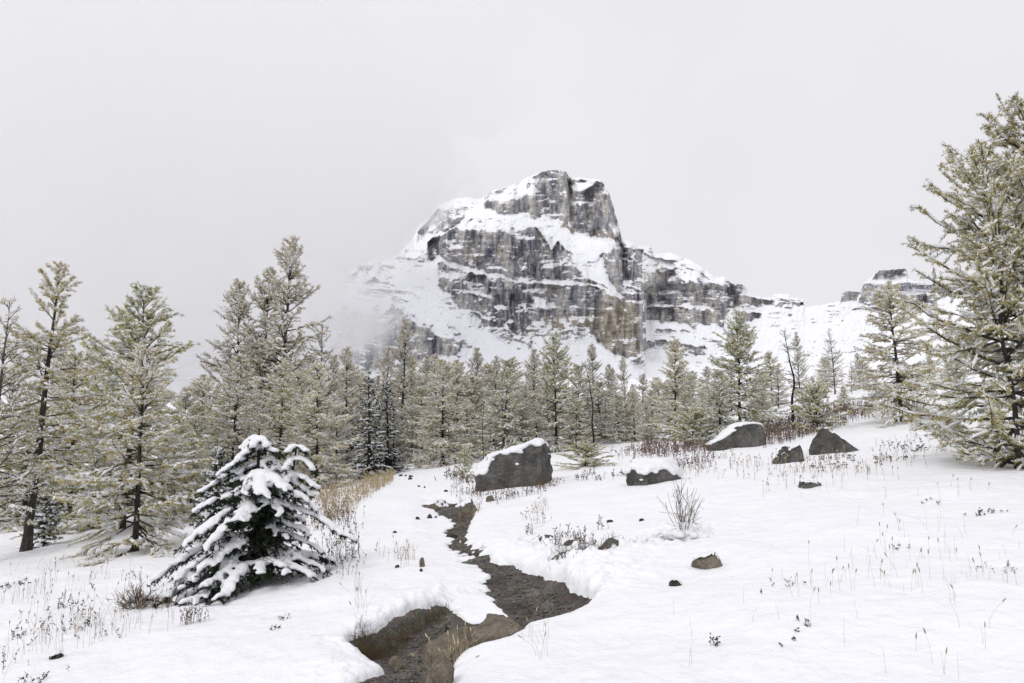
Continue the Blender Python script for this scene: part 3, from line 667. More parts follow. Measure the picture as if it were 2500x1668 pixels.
def spruce(seed, H=5.0, Rm=0.85, nb=130, tw=14, needles=16000, nl=0.03, nw=0.011, snow_r=0.05, base=0.03, droop=0.35, up=8, prob=0.75, k=4, twl=0.3):
    rng = np.random.default_rng(seed)
    TP, TR = tree_trunk(rng, H, 0.012 * H + 0.02, wob=0.012)
    t = np.sort(rng.random(nb)) ** 1.05; hh = base + (0.985 - base) * t
    A = np.arange(nb) * 2.39996 + rng.normal(0, 0.5, nb)
    Lb = Rm * ((1 - t) ** 0.85) * rng.uniform(0.65, 1.12, nb) + 0.07
    e = np.radians(up - 22 * (1 - t) + 40 * t ** 4 + rng.normal(0, 7, nb))
    bp = lerp_at(TP, np.zeros(nb, int), hh); s = np.linspace(0, 1, 7)
    wig = 0.3 * (rng.random((nb, 1)) - 0.5) * s
    zz = np.sin(e)[:, None] * s - droop * (s ** 1.2) * (1 - t[:, None]) * 0.7 + 0.2 * s ** 3
    BP = bp[:, None, :] + np.stack([np.cos(A[:, None] + wig) * np.cos(e)[:, None] * s, np.sin(A[:, None] + wig) * np.cos(e)[:, None] * s, zz], -1) * Lb[:, None, None]
    cnt = np.maximum(4, (tw * (0.3 + Lb / Rm))).astype(int); bi = np.repeat(np.arange(nb), cnt); N = len(bi)
    ps = rng.uniform(0.12, 1, N); o = lerp_at(BP, bi, ps); ax = norm(lerp_at(BP, bi, np.minimum(ps + 0.1, 1)) - lerp_at(BP, bi, np.maximum(ps - 0.1, 0)))
    lat = norm(np.cross(ax, np.array([0, 0, 1.0]))) * np.where(rng.random(N) < 0.5, -1, 1)[:, None]
    ang = np.radians(rng.uniform(35, 65, N)); d = ax * np.cos(ang)[:, None] + lat * np.sin(ang)[:, None]; d[:, 2] -= rng.uniform(0.0, 0.25, N)
    tl = twl * (0.3 + 0.7 * (1 - ps)) * (0.35 + 0.8 * Lb[bi] / Rm) * rng.uniform(0.6, 1.25, N)
    q = np.linspace(0, 1, 4); TW = o[:, None, :] + norm(d)[:, None, :] * (tl[:, None] * q)[..., None]; TW[..., 2] -= (0.2 * tl)[:, None] * q ** 2
    AL = np.concatenate([TW, resample(BP, 4), resample(TP[:, -4:], 4)]); ll = np.concatenate([tl, Lb, [H * 0.2]])
    nv = tri_needles(rng, AL, ll, needles, nl, nw, k, up=-0.05, fwd=0.7)
    trunk = tubes(TP, TR, sides=8); br = tubes(BP, (0.005 + 0.012 * Lb)[:, None] * (1 - 0.8 * s)[None], sides=4)
    pads = snow_tubes(rng, resample(BP[:, 1:], 6), snow_r * (0.4 + 1.0 * Lb / Rm) * rng.uniform(0.7, 1.3, nb), prob, k=7, sides=6, flat=0.45, lift=0.75, ragged=0.45)
    tws = snow_tubes(rng, TW, snow_r * 0.55 * rng.uniform(0.6, 1.3, N), prob * 0.45, k=4, sides=5, flat=0.6, lift=0.7)
    snv = join([pads, tws])
    return dict(trunk=(trunk[0], [trunk[1]], M['bark']), branches=(br[0], [br[1]], M['bark']), crown=(nv[0], [nv[1]], M['spruce']), snow=(snv[0], snv[1], M['tree_snow']), H=H)

M['edge'] = needle_mat('edge_larch_needles', [(0.22, 0.21, 0.075), (0.46, 0.41, 0.17), (0.68, 0.60, 0.34)])
PROTO = {}
def proto(key, d):
    PROTO[key] = {p: mk_mesh(key + '_' + p, d[p][0], d[p][1], [d[p][2]], smooth=(p != 'crown')) for p in ('trunk', 'branches', 'crown', 'snow')}
    PROTO[key]['H'] = d['H']

KW = dict(frost=9000, nb=130, tw=21, tufts=19000, k=3, nl=0.058, nw=0.014, tk=3, bk=6, snow_k=3, snow_sides=4, twl=0.42, snow_r=0.027, base=0.02, prof_pow=0.62)
def lp(key, seed, H, Rm, **kw): proto(key, larch(seed, H, Rm, **{**KW, **kw}))
lp('gold1', 1, 4.5, 1.5, needle='gold', up_low=-16, up_top=45)
lp('gold2', 2, 4.5, 1.4, needle='gold', up_low=-6, up_top=52)
lp('olive1', 3, 4.5, 1.5, needle='olive', up_low=-10, up_top=50)
lp('olive2', 4, 4.2, 1.5, needle='olive', up_low=-18, up_top=42)
lp('grey1', 5, 6.0, 1.5, needle='grey_needle', snow_r=0.022, base=0.06, up_low=8, up_top=50, tufts=15000, gap=0.2)
lp('grey2', 6, 5.6, 1.55, needle='grey_needle', snow_r=0.022, base=0.06, up_low=2, up_top=55, tufts=14000, gap=0.3)
lp('open', 7, 5.6, 1.3, nb=85, tw=12, tufts=13000, needle='gold', base=0.2, up_low=-2, up_top=50, gap=0.2, trunk_r=0.085)
lp('bare', 8, 5, 1.2, frost=2500, nb=85, tw=12, tufts=4000, needle='grey_needle', base=0.1, up_low=5, up_top=45, snow_r=0.016, snow=0.7, bark='bark_grey')
lp('dead', 9, 4, 0.9, frost=0, nb=40, tw=7, tufts=60, needle='grey_needle', base=0.15, up_low=-10, up_top=35, snow_r=0.012, snow=0.3, bark='dead', wob=0.14, branch_snow=0.4, twl=0.3)
proto('spruce1', spruce(11, 3.9, 0.85, nb=150, snow_r=0.05, nl=0.045, nw=0.013, prob=0.6, needles=13000, k=3))
proto('spruce2', spruce(12, 3.7, 0.6, nb=140, snow_r=0.045, nl=0.045, nw=0.013, prob=0.6, needles=11500, k=3))
proto('spruce3', spruce(13, 1.7, 0.6, nb=95, tw=15, needles=11000, k=3, snow_r=0.06, nl=0.04, nw=0.010, twl=0.22, prob=0.65))
lp('bushy', 14, 1.2, 0.8, frost=5000, nb=60, tw=11, tufts=9000, needle='olive', base=0.02, up_low=10, up_top=60, trunk_r=0.025, prof_pow=0.5, twl=0.26, nl=0.045, nw=0.014)

def place(kind, x, y, H, wide, rz, label, name, cat='tree', group=None, z=None, tilt=(0, 0)):
    pr = PROTO[kind]; k = H / pr['H']
    o = empty(name, (x, y, (float(zsnow(x, y)) if z is None else z) - 0.06))
    o.rotation_euler = (tilt[0], tilt[1], rz); o.scale = (k * wide, k * wide, k)
    for p in ('trunk', 'branches', 'crown', 'snow'):
        c = link(p, pr[p], o)
        if p != 'trunk': c['kind'] = 'stuff'
    return tag(o, label, cat, group)

def ptree(kind, u, Y, vtop, wide, label, name='larch_tree', group=None, rz=None, tilt=(0, 0)):
    """Tree whose top shows at (u, vtop), standing Y metres ahead."""
    p = at(u, vtop, Y); g = G0(p[0], Y); H = float(p[2] - g)
    return place(kind, p[0], Y, H, wide, (u * 0.37) % 6.28 if rz is None else rz, label, name, 'tree', group, tilt=(tilt[0] + 0.035 * math.sin(u * 1.7), tilt[1] + 0.035 * math.sin(u * 2.9)))

GR = 'larches named one by one along the forest edge'
T = [
 ('bare', 22, 13.6, 718, 0.85, 'grey thinly needled larch cut off by the left edge of the picture'),
 ('open', 122, 14.6, 640, 1.0, 'tall open-crowned larch with a bare dark leaning trunk, second from the left edge'),
 ('olive1', 335, 17.5, 693, 0.95, 'dense green-topped larch behind the golden larch on the left side'),
 ('gold1', 362, 13.0, 838, 0.95, 'broad snowy golden larch with low twiggy skirt, left of the snow-laden spruce'),
 ('gold2', 200, 22.0, 860, 0.95, 'golden larch seen between the tall open larch and the green-topped larch'),
 ('olive2', 430, 20.0, 1010, 0.9, 'small larch right beside the broad golden larch on the left'),
 ('grey1', 703, 32.0, 575, 0.85, 'tallest grey larch with a slim spire, standing alone against the misty sky'),
 ('grey2', 646, 32.6, 655, 0.85, 'grey larch leader close on the left of the tallest larch'),
 ('grey2', 592, 33.2, 690, 0.8, 'lowest and leftmost of the three grey larch tops against the mist'),
 ('bare', 775, 33.5, 790, 1.0, 'bare-branched grey larch just right of the tallest larch'),
 ('gold1', 577, 20.5, 868, 0.8, 'golden larch with dark trunk rising directly behind the snow-laden spruce'),
 ('gold2', 690, 24.0, 878, 0.95, 'yellow-topped larch below the tallest grey larch'),
 ('gold2', 782, 22.0, 890, 0.95, 'creamy golden larch with dark twiggy trunk base, left of the slim dark spruces'),
 ('grey1', 856, 30.0, 845, 0.85, 'pale grey larch just behind and left of the slim dark spruces'),
 ('grey1', 984, 38.0, 785, 0.8, 'tall grey larch in front of the dark lower rocks of the mountain'),
 ('grey2', 944, 40.0, 848, 0.8, 'grey larch between the slim dark spruces and the lower rocks'),
 ('gold1', 1085, 27.0, 872, 0.95, 'full golden larch standing between the dark spruces and the big boulder'),
 ('grey1', 1010, 36.0, 900, 0.8, 'grey larch peeping out right of the slim dark spruces'),
 ('grey2', 1165, 38.0, 848, 0.8, 'grey twin-stemmed larch up behind the big boulder'),
 ('grey1', 1205, 35.0, 868, 0.8, 'slender grey larch over the left end of the big boulder'),
 ('olive2', 1228, 26.5, 895, 0.9, 'snowy olive larch with drooping boughs directly behind the big boulder'),
 ('grey2', 1300, 34.0, 850, 0.85, 'tan larch behind the right half of the big boulder'),
 ('olive1', 1358, 27.5, 812, 0.8, 'tall green-spired larch rising behind the right end of the big boulder'),
 ('olive2', 1412, 30.0, 888, 0.85, 'green larch right of the tall green-spired larch'),
 ('grey1', 1450, 38.0, 838, 0.75, 'tan grey larch below the brown foot of the cliff'),
 ('grey2', 1484, 36.0, 890, 0.8, 'short grey larch right of the curved dead stem'),
 ('grey1', 1527, 32.0, 872, 0.7, 'narrow pale larch with a thin dark trunk under the cliff prow'),
 ('gold2', 1640, 26.0, 828, 0.85, 'cream golden larch with upswept branches and open snow on both sides'),
 ('olive1', 1797, 24.0, 764, 0.9, 'large green larch with an unsnowed dark green top, behind the snow-capped boulder'),
 ('olive2', 1752, 22.6, 900, 1.0, 'smaller green larch leaning on the left of the large green larch'),
 ('bare', 2030, 34.0, 800, 0.9, 'thin grey larch with clearly visible twigs against the snowy saddle'),
 ('grey2', 1945, 37.0, 806, 0.6, 'pale larch behind the black dead tree'),
 ('bare', 2075, 31.0, 880, 0.7, 'small dark twiggy larch left of the bushy larch on the slope'),
 ('gold1', 2180, 21.0, 690, 0.95, 'bushy golden-green larch with thick dark trunk below the distant butte'),
 ('olive2', 2330, 24.0, 860, 1.0, 'larch half hidden behind the huge larch at the picture edge'),
]
for a in T: ptree(*a[:4], a[4] * (1.0 if a[0] in ('open', 'bare') else 1.22), a[5])
ptree('dead', 1448, 26.5, 872, 0.9, 'curved black dead stem with few branches right of the big boulder', 'dead_tree', tilt=(0, 0.06))
ptree('dead', 1924, 23.5, 800, 1.15, 'black bare dead tree beside the large green larch', 'dead_tree', rz=2.0)
ptree('dead', 1182, 25.5, 955, 0.5, 'thin dark dead pole just left of the big boulder', 'dead_tree', rz=1.0)
ptree('spruce1', 908, 24.5, 902, 1.1, 'slim dark spruce with layered snow, the taller of the pair', 'spruce_tree')
ptree('spruce2', 953, 25.5, 925, 1.15, 'slim dark spruce with layered snow, the narrower of the pair', 'spruce_tree')
ptree('spruce3', 118, 15.8, 1160, 1.0, 'small dark spruce tucked behind the leaning trunk on the left', 'spruce_tree')
ptree('spruce3', 527, 12.6, 1085, 0.85, 'dark snowy spruce half hidden behind the snow-laden spruce', 'spruce_tree')
ptree('spruce3', 418, 19.0, 1140, 0.6, 'thin young spruce in shade behind the broad golden larch', 'spruce_tree')
ptree('bushy', 1134, 20.5, 1092, 0.55, 'little green larch sapling capped with snow at the left end of the big boulder', 'larch_sapling')
ptree('bushy', 1428, 20.0, 1082, 2.3, 'low sprawling green shrub under snow right of the big boulder', 'larch_shrub')
ptree('bushy', 1990, 22.0, 950, 1.2, 'low green larch shrub at the foot of the black dead tree', 'larch_shrub')
ptree('bushy', 1690, 23.0, 1010, 1.5, 'low larch shrub behind the snow-capped boulder', 'larch_shrub')
# the rest of the wood
rngf = np.random.default_rng(77)
FILL = [(40, 26, 900), (255, 27, 850), (455, 30, 940), (505, 38, 905), (545, 30, 960), (625, 27, 950), (735, 29, 925), (825, 44, 880), (655, 45, 900), (880, 36, 930), (1040, 42, 880), (1120, 33, 905),
        (1075, 44, 860), (1145, 29, 970), (1255, 40, 880), (1275, 31, 930), (1330, 42, 900), (1385, 36, 940), (1430, 32, 960), (1505, 30, 965), (1560, 38, 905), (1590, 33, 950), (1470, 29, 980), (1690, 36, 915),
        (1715, 29, 950), (1850, 31, 900), (1880, 38, 860), (1985, 30, 905), (2010, 40, 860), (2110, 35, 885), (2140, 29, 900), (2260, 33, 860), (2290, 28, 900), (2380, 34, 880), (1650, 44, 900), (1780, 40, 890),
        (350, 34, 900), (140, 33, 880), (300, 22, 960), (480, 24, 985), (960, 33, 960), (1185, 40, 890), (1310, 27, 985), (900, 46, 900), (740, 40, 900), (1540, 45, 930), (1620, 48, 920), (1835, 27, 930), (2450, 30, 880), (1000, 48, 885),
        (830, 26, 985), (870, 32, 900), (1055, 30, 960), (1115, 38, 890), (1150, 33, 915), (1190, 29, 985), (1270, 27, 960), (1295, 38, 880), (1400, 28, 970), (1460, 33, 930), (1500, 40, 900), (1550, 30, 950), (1575, 27, 985), (1610, 36, 920), (1675, 31, 940), (1730, 34, 905),
        (1860, 27, 950), (1900, 33, 900), (1960, 28, 940), (2060, 27, 940), (2090, 40, 870), (2240, 26, 930), (2310, 36, 850), (1340, 33, 930), (1025, 33, 945), (915, 40, 920), (760, 27, 960), (640, 23, 1000), (520, 26, 1000), (85, 21, 980), (240, 18, 1040), (470, 18, 1060)]
kinds = ['grey1', 'gold2', 'grey2', 'gold1', 'olive2']; KC = {'grey1': 'grey', 'grey2': 'tan-grey', 'gold1': 'full golden', 'gold2': 'pale golden', 'olive2': 'olive'}
MARK = [(-60, 'the left edge'), (122, 'the leaning larch'), (335, 'the green-topped larch'), (577, 'the spruce-backing larch'), (703, 'the tallest larch'), (782, 'the creamy larch'), (930, 'the slim spruces'), (1085, 'the full larch'), (1228, 'the drooping larch'),
        (1358, 'the green-spired larch'), (1448, 'the curved stem'), (1527, 'the narrow larch'), (1640, 'the cream larch'), (1797, 'the large green larch'), (1924, 'the black tree'), (2030, 'the thin larch'), (2180, 'the bushy larch'), (2420, 'the huge larch'), (2600, 'the right edge')]
done = {}
for i, (u, Y, v) in enumerate(FILL):
    kd = kinds[i % 5]; a = max(q for q in range(len(MARK)) if MARK[q][0] <= u); key = (a, kd); done[key] = done.get(key, 0) + 1
    lab = f'{KC[kd]} larch inside the wood between {MARK[a][1]} and {MARK[a + 1][1]}'
    if done[key] > 1: lab = ('', '', 'nearer ', 'smallest ', 'low ')[done[key]] + lab
    ptree(kd, u + rngf.uniform(-6, 6), Y * rngf.uniform(0.97, 1.03), v + rngf.uniform(-12, 12), rngf.uniform(1.1, 1.45), lab, group='larches deep in the wood')

# ------------------------------------------------------------------ huge larch at the right edge
pA = onground(2485, 1145)
bigd = larch(31, 4.3, 1.75, nb=190, tw=20, tufts=46000, k=3, needle='edge', base=0.0, up_low=-4, up_top=46, snow_r=0.017, twl=0.44, nl=0.05, nw=0.011, trunk_r=0.042,
             prof_pow=0.42, gap=0.25, wob=0.08, tk=4, bk=8, snow_k=4, snow_sides=5, frost=16000, lenvar=(0.4, 1.3))
bigm = {p: mk_mesh('edge_larch_' + p, bigd[p][0], bigd[p][1], [bigd[p][2]], smooth=(p != 'crown')) for p in ('trunk', 'branches', 'crown', 'snow')}
bigm['H'] = 4.3; PROTO['edge'] = bigm
place('edge', pA[0], pA[1], 4.5, 0.84, 0.8, 'huge snow-crusted larch with dark leader stems, nearest on the right', 'larch_tree')
pB = onground(2640, 1115)
place('edge', pB[0], pB[1] + 0.6, 5.5, 0.85, 3.4, 'tallest larch at the right edge, its trunk outside the picture', 'larch_tree')
# ------------------------------------------------------------------ snow-laden spruce beside the trail
def snow_from_blobs(name, C, Rxy, Rz, voxel, rng):
    """Union of many flattened lumps, remeshed to one smooth blanket of snow."""
    bm = bmesh.new(); bmesh.ops.create_icosphere(bm, subdivisions=2, radius=1.0)
    iv = np.array([v.co[:] for v in bm.verts]); iff = np.array([[v.index for v in f.verts] for f in bm.faces]); bm.free()
    V = C[:, None, :] + iv[None] * np.stack([Rxy, Rxy, Rz], -1)[:, None, :]
    Fc = (iff[None] + (np.arange(len(C)) * len(iv))[:, None, None]).reshape(-1, 3)
    me = mk_mesh(name + '_lumps', V.reshape(-1, 3), Fc)
    tmp = bpy.data.objects.new(name + '_lumps', me); COL.objects.link(tmp)
    md = tmp.modifiers.new('r', 'REMESH'); md.mode = 'VOXEL'; md.voxel_size = voxel; md.use_smooth_shade = True
    sm_ = tmp.modifiers.new('s', 'SMOOTH'); sm_.iterations = 4; sm_.factor = 0.5
    dg = bpy.context.evaluated_depsgraph_get(); ev = tmp.evaluated_get(dg)
    out = bpy.data.meshes.new_from_object(ev); out.name = name
    bpy.data.objects.remove(tmp); bpy.data.meshes.remove(me)
    out.polygons.foreach_set('use_smooth', np.ones(len(out.polygons), bool))
    out.materials.clear(); out.materials.append(M['tree_snow'])
    return out

rng = np.random.default_rng(5)
sb = onground(628, 1412); SY = sb[1]
def sp(u, v, dy): return at(u, v, SY + dy)
spr = empty('spruce_tree', (sb[0], sb[1], float(zsnow(sb[0], sb[1])) - 0.03)); org = np.array(spr.location)
tag(spr, 'squat dark green spruce bent under thick snow, close on the left of the trail', 'tree')
tp = np.array([sp(628, 1420, 0), sp(627, 1330, 0), sp(629, 1250, 0), sp(631, 1170, 0), sp(632, 1100, 0), sp(633, 1046, 0)])
tp2 = np.array([sp(640, 1330, 0), sp(668, 1270, 0.02), sp(700, 1200, 0.03), sp(716, 1140, 0.04), sp(722, 1105, 0.04), sp(725, 1078, 0.04)])
boughs = []   # attach point, tip point, half width, snow
def B_(v0, tip, dy, wd, sn=1.0, lead=0):
    line = tp if lead == 0 else tp2
    vv = np.array([1420, 1330, 1250, 1170, 1100, 1046.0]) if lead == 0 else np.array([1330, 1270, 1200, 1140, 1105, 1078.0])
    o = np.array([np.interp(v0, vv[::-1], line[::-1, k]) for k in range(3)])
    boughs.append((o, sp(tip[0], tip[1], dy), wd, sn))
for a in [(1150, (645, 1212), -0.50, 0.26), (1150, (600, 1205), -0.42, 0.22), (1160, (700, 1200), -0.42, 0.2), (1235, (440, 1338), -0.45, 0.26), (1240, (500, 1345), -0.62, 0.24), (1225, (585, 1275), -0.62, 0.22), (1225, (690, 1262), -0.5, 0.2),
          (1205, (468, 1258), -0.10, 0.18), (1150, (484, 1205), 0.05, 0.15), (1115, (528, 1166), -0.10, 0.14), (1090, (572, 1132), -0.12, 0.10), (1090, (690, 1120), -0.1, 0.11), (1075, (612, 1095), -0.16, 0.08), (1070, (655, 1090), -0.1, 0.08), (1062, (590, 1098), 0.0, 0.08),
          (1240, (858, 1318), -0.12, 0.15), (1185, (772, 1250), -0.10, 0.14), (1150, (762, 1215), 0.05, 0.13), (1310, (384, 1408), -0.35, 0.24), (1320, (430, 1412), -0.55, 0.22), (1320, (488, 1398), -0.70, 0.2), (1355, (342, 1484), -0.50, 0.26), (1355, (390, 1462), -0.62, 0.24), (1360, (440, 1442), -0.75, 0.2),
          (1385, (490, 1440), -0.85, 0.14), (1385, (560, 1432), -0.8, 0.14), (1385, (640, 1420), -0.78, 0.13), (1385, (700, 1400), -0.6, 0.14), (1375, (806, 1398), -0.05, 0.14), (1375, (760, 1405), -0.3, 0.14), (1398, (312, 1532), -0.60, 0.24), (1400, (380, 1520), -0.85, 0.24), (1400, (455, 1492), -0.95, 0.22), (1400, (530, 1466), -1.0, 0.2),
          (1180, (560, 1220), -0.3, 0.16), (1275, (640, 1300), -0.25, 0.12, 0.0), (1290, (720, 1330), -0.2, 0.14, 0.2), (1300, (560, 1330), -0.3, 0.16, 0.1), (1300, (790, 1350), 0.1, 0.14, 0.6), (1215, (700, 1240), -0.15, 0.14, 0.5)]: B_(*a)
for a in [(1085, (700, 1112), -0.08, 0.07), (1090, (752, 1112), -0.05, 0.07), (1115, (692, 1150), -0.12, 0.09), (1115, (764, 1150), -0.04, 0.09), (1150, (690, 1190), -0.15, 0.11), (1160, (775, 1195), 0.0, 0.1), (1200, (745, 1225), -0.22, 0.11)]: B_(*a, lead=1)
for i in range(60):     # short unsnowed inner boughs that darken the heart of the tree
    v0 = rng.uniform(1130, 1400); rad = (v0 - 1040) / 370 * 0.55 * rng.uniform(0.5, 1.0); az_ = rng.uniform(0, 6.283)
    o = np.array([np.interp(v0, [1046, 1100, 1170, 1250, 1330, 1420], tp[::-1, k]) for k in range(3)])
    boughs.append((o, o + np.array([rad * math.cos(az_), rad * math.sin(az_), -0.25 * rad]), 0.16, 0.0))
for i in range(46):     # boughs on the far side and short inner ones
    v0 = rng.uniform(1080, 1395); rad = (v0 - 1040) / 370 * 1.15 * rng.uniform(0.5, 1.0); az_ = rng.uniform(-0.3, math.pi + 0.3)
    o = np.array([np.interp(v0, [1046, 1100, 1170, 1250, 1330, 1420], tp[::-1, k]) for k in range(3)])
    tipp = o + np.array([rad * math.cos(az_), rad * math.sin(az_) * 0.8, -0.18 * rad]); tipp[2] = max(tipp[2], G0(tipp[0], tipp[1]) + 0.05)
    boughs.append((o, tipp, 0.10 + 0.12 * rad, 0.7))
AX = []; TWS = []; TL = []; SC = []; SR = []
for o, tip, wd, sn in boughs:
    sn = sn * rng.uniform(0.45, 1.1)
    Lb = np.linalg.norm(tip - o); s = np.linspace(0, 1, 9)
    arch = 0.20 * Lb * np.sin(np.pi * s ** 0.8) * (0.6 if Lb > 0.5 else 0.4)
    P = o + (tip - o) * s[:, None]; P[:, 2] += arch; P += rng.normal(0, 0.012, P.shape) * s[:, None]
    gz_ = zsnow(P[:, 0], P[:, 1]); P[:, 2] = np.maximum(P[:, 2], gz_ + 0.035)
    AX.append(P)
    N = int(8 + 30 * Lb); ps = rng.uniform(0.18, 1, N); x = ps * 8; i = np.minimum(x.astype(int), 7); f = (x - i)[:, None]
    b0 = P[i] * (1 - f) + P[i + 1] * f; ax = norm(P[i + 1] - P[i]); lat = norm(np.cross(ax, [0, 0, 1.0])) * np.where(rng.random(N) < 0.5, -1, 1)[:, None]
    ang = np.radians(rng.uniform(35, 70, N)); d = ax * np.cos(ang)[:, None] + lat * np.sin(ang)[:, None]; d[:, 2] -= rng.uniform(0.05, 0.45, N); d = norm(d)
    tl = wd * (1.15 - 0.65 * ps) * rng.uniform(0.6, 1.3, N)
    q = np.linspace(0, 1, 4); t_ = b0[:, None] + d[:, None] * (tl[:, None] * q)[..., None]; t_[..., 2] -= (0.15 * tl)[:, None] * q ** 2
    TWS.append(t_); TL.append(tl)
    if sn > 0:
        for k in range(int(6 + 16 * Lb)):
            if rng.random() > sn: continue
            a = rng.uniform(0.2, 0.86) * 8; ii = min(int(a), 7); c = P[ii] * (1 - a + ii) + P[ii + 1] * (a - ii)
            r = rng.uniform(0.03, 0.052) * (0.65 + wd * 1.6); SC.append(c + [0, 0, r * 0.5]); SR.append(r * 1.15)
        for k in range(N):
            if rng.random() > 0.85 * sn: continue
            for w in (0.1, 0.28, 0.46, 0.64):
                c = t_[k, 0] + (t_[k, 3] - t_[k, 0]) * w; r = rng.uniform(0.028, 0.046) * (1.2 - 0.6 * w) * (0.7 + wd); SC.append(c + [0, 0, r * 0.55 + 0.008]); SR.append(r)
AX = np.array(AX); TWS = np.concatenate(TWS); TL = np.concatenate(TL)
sub = []
ps = rng.uniform(0.3, 1, len(TWS)); o = lerp_at(TWS, np.arange(len(TWS)), ps); d = norm(TWS[:, 3] - TWS[:, 0]); d = norm(d + 0.7 * rng.normal(size=d.shape) * [1, 1, 0.5]); tl2 = TL * 0.4
ST = o[:, None] + d[:, None] * (tl2[:, None] * np.linspace(0, 1, 4))[..., None]
ALL = np.concatenate([TWS, ST, resample(AX, 4)]); ll = np.concatenate([TL, tl2, np.linalg.norm(AX[:, -1] - AX[:, 0], axis=1)])
nv = tri_needles(rng, ALL, ll, 47000, 0.034, 0.0095, 3, up=-0.12, fwd=0.7)
link('crown', mk_mesh('spruce_crown', nv[0] - org, nv[1], [M['spruce']], smooth=False), spr)['kind'] = 'stuff'
tr = join([tubes(tp[None], np.array([[0.05, 0.045, 0.035, 0.026, 0.017, 0.006]]), sides=9), tubes(tp2[None], np.array([[0.03, 0.027, 0.022, 0.016, 0.01, 0.005]]), sides=8)])
link('trunk', mk_mesh('spruce_trunk', tr[0] - org, tr[1], [M['dead']]), spr)
br = join([tubes(AX, np.linspace(0.014, 0.004, 9)[None] * np.ones((len(AX), 1)), sides=5), tubes(TWS, np.full(TWS.shape[:2], 0.0035), sides=3)])
# dead inner twigs under the skirt
dt = []
for i in range(60):
    c = sp(rng.uniform(600, 700), rng.uniform(1310, 1410), rng.uniform(-0.45, -0.15)); dd = norm(rng.normal(size=3) * [1, 0.6, 0.7] + [0.3, -0.2, -0.3]) * rng.uniform(0.1, 0.28)
    dt.append(np.array([c, c + dd * 0.5 + rng.normal(0, 0.01, 3), c + dd]))
br = join([br, tubes(np.array(dt), np.full((60, 3), 0.0025), sides=3)])
link('branches', mk_mesh('spruce_branches', br[0] - org, br[1], [M['bark']]), spr)['kind'] = 'stuff'
SC = np.array(SC); SR = np.array(SR)
link('snow', snow_from_blobs('spruce_snow', SC - org, SR * 1.14, SR * 0.52, 0.018, rng), spr)['kind'] = 'stuff'

# ------------------------------------------------------------------ boulders and stones
def rock_mat(name, cols, lichen, scale=2.2):
    global n
    m, n, b = mat(name); tcn = nd(n, 'ShaderNodeTexCoord')
    t1 = noise(n, scale, 7, 0.68, tcn.outputs['Object']); t2 = noise(n, scale * 5, 4, 0.65, tcn.outputs['Object']); t3 = noise(n, scale * 16, 3, 0.6, tcn.outputs['Object'])
    c = ramp(n, t1.outputs['Fac'], [(0.3, cols[0]), (0.5, cols[1]), (0.7, cols[2])])
    l = mr(t2.outputs['Fac'], 0.58, 0.66)
    cc_ = mixc(math_('MULTIPLY', l, 0.55), c.outputs[0], lichen)
    sp_ = ramp(n, t3.outputs['Fac'], [(0.3, (0.65, 0.65, 0.65)), (0.6, (1, 1, 1)), (0.8, (1.35, 1.35, 1.3))]); cc_ = mixc(0.8, cc_, sp_.outputs[0], 'MULTIPLY')
    n.links.new(cc_, b.inputs['Base Color']); b.inputs['Roughness'].default_value = 0.85; b.inputs['Specular IOR Level'].default_value = 0.25
    vr = nd(n, 'ShaderNodeTexVoronoi', feature='DISTANCE_TO_EDGE', Scale=scale * 1.1); dst = nd(n, 'ShaderNodeMix', data_type='VECTOR'); dst.inputs[0].default_value = 0.22
    n.links.new(tcn.outputs['Object'], dst.inputs[4]); n.links.new(t1.outputs['Color'], dst.inputs[5]); n.links.new(dst.outputs[1], vr.inputs['Vector'])
    ck = mr(vr.outputs['Distance'], 0.0, 0.03)
    bump(n, b, math_('ADD', math_('ADD', t2.outputs['Fac'], math_('MULTIPLY', t1.outputs['Fac'], 2.5)), math_('MULTIPLY', ck, 0.12)), 1.0, 0.09)
    return m
M['boulder'] = rock_mat('grey_boulder', [(0.055, 0.053, 0.05), (0.13, 0.127, 0.12), (0.26, 0.25, 0.235)], (0.27, 0.26, 0.235), 3.0)
M['brown_rock'] = rock_mat('brown_stone', [(0.15, 0.123, 0.09), (0.29, 0.245, 0.188), (0.43, 0.375, 0.305)], (0.2, 0.178, 0.145), 4.0)
M['dark_stone'] = rock_mat('dark_wet_stone', [(0.045, 0.038, 0.033), (0.10, 0.088, 0.076), (0.18, 0.16, 0.14)], (0.2, 0.185, 0.165), 6.0)

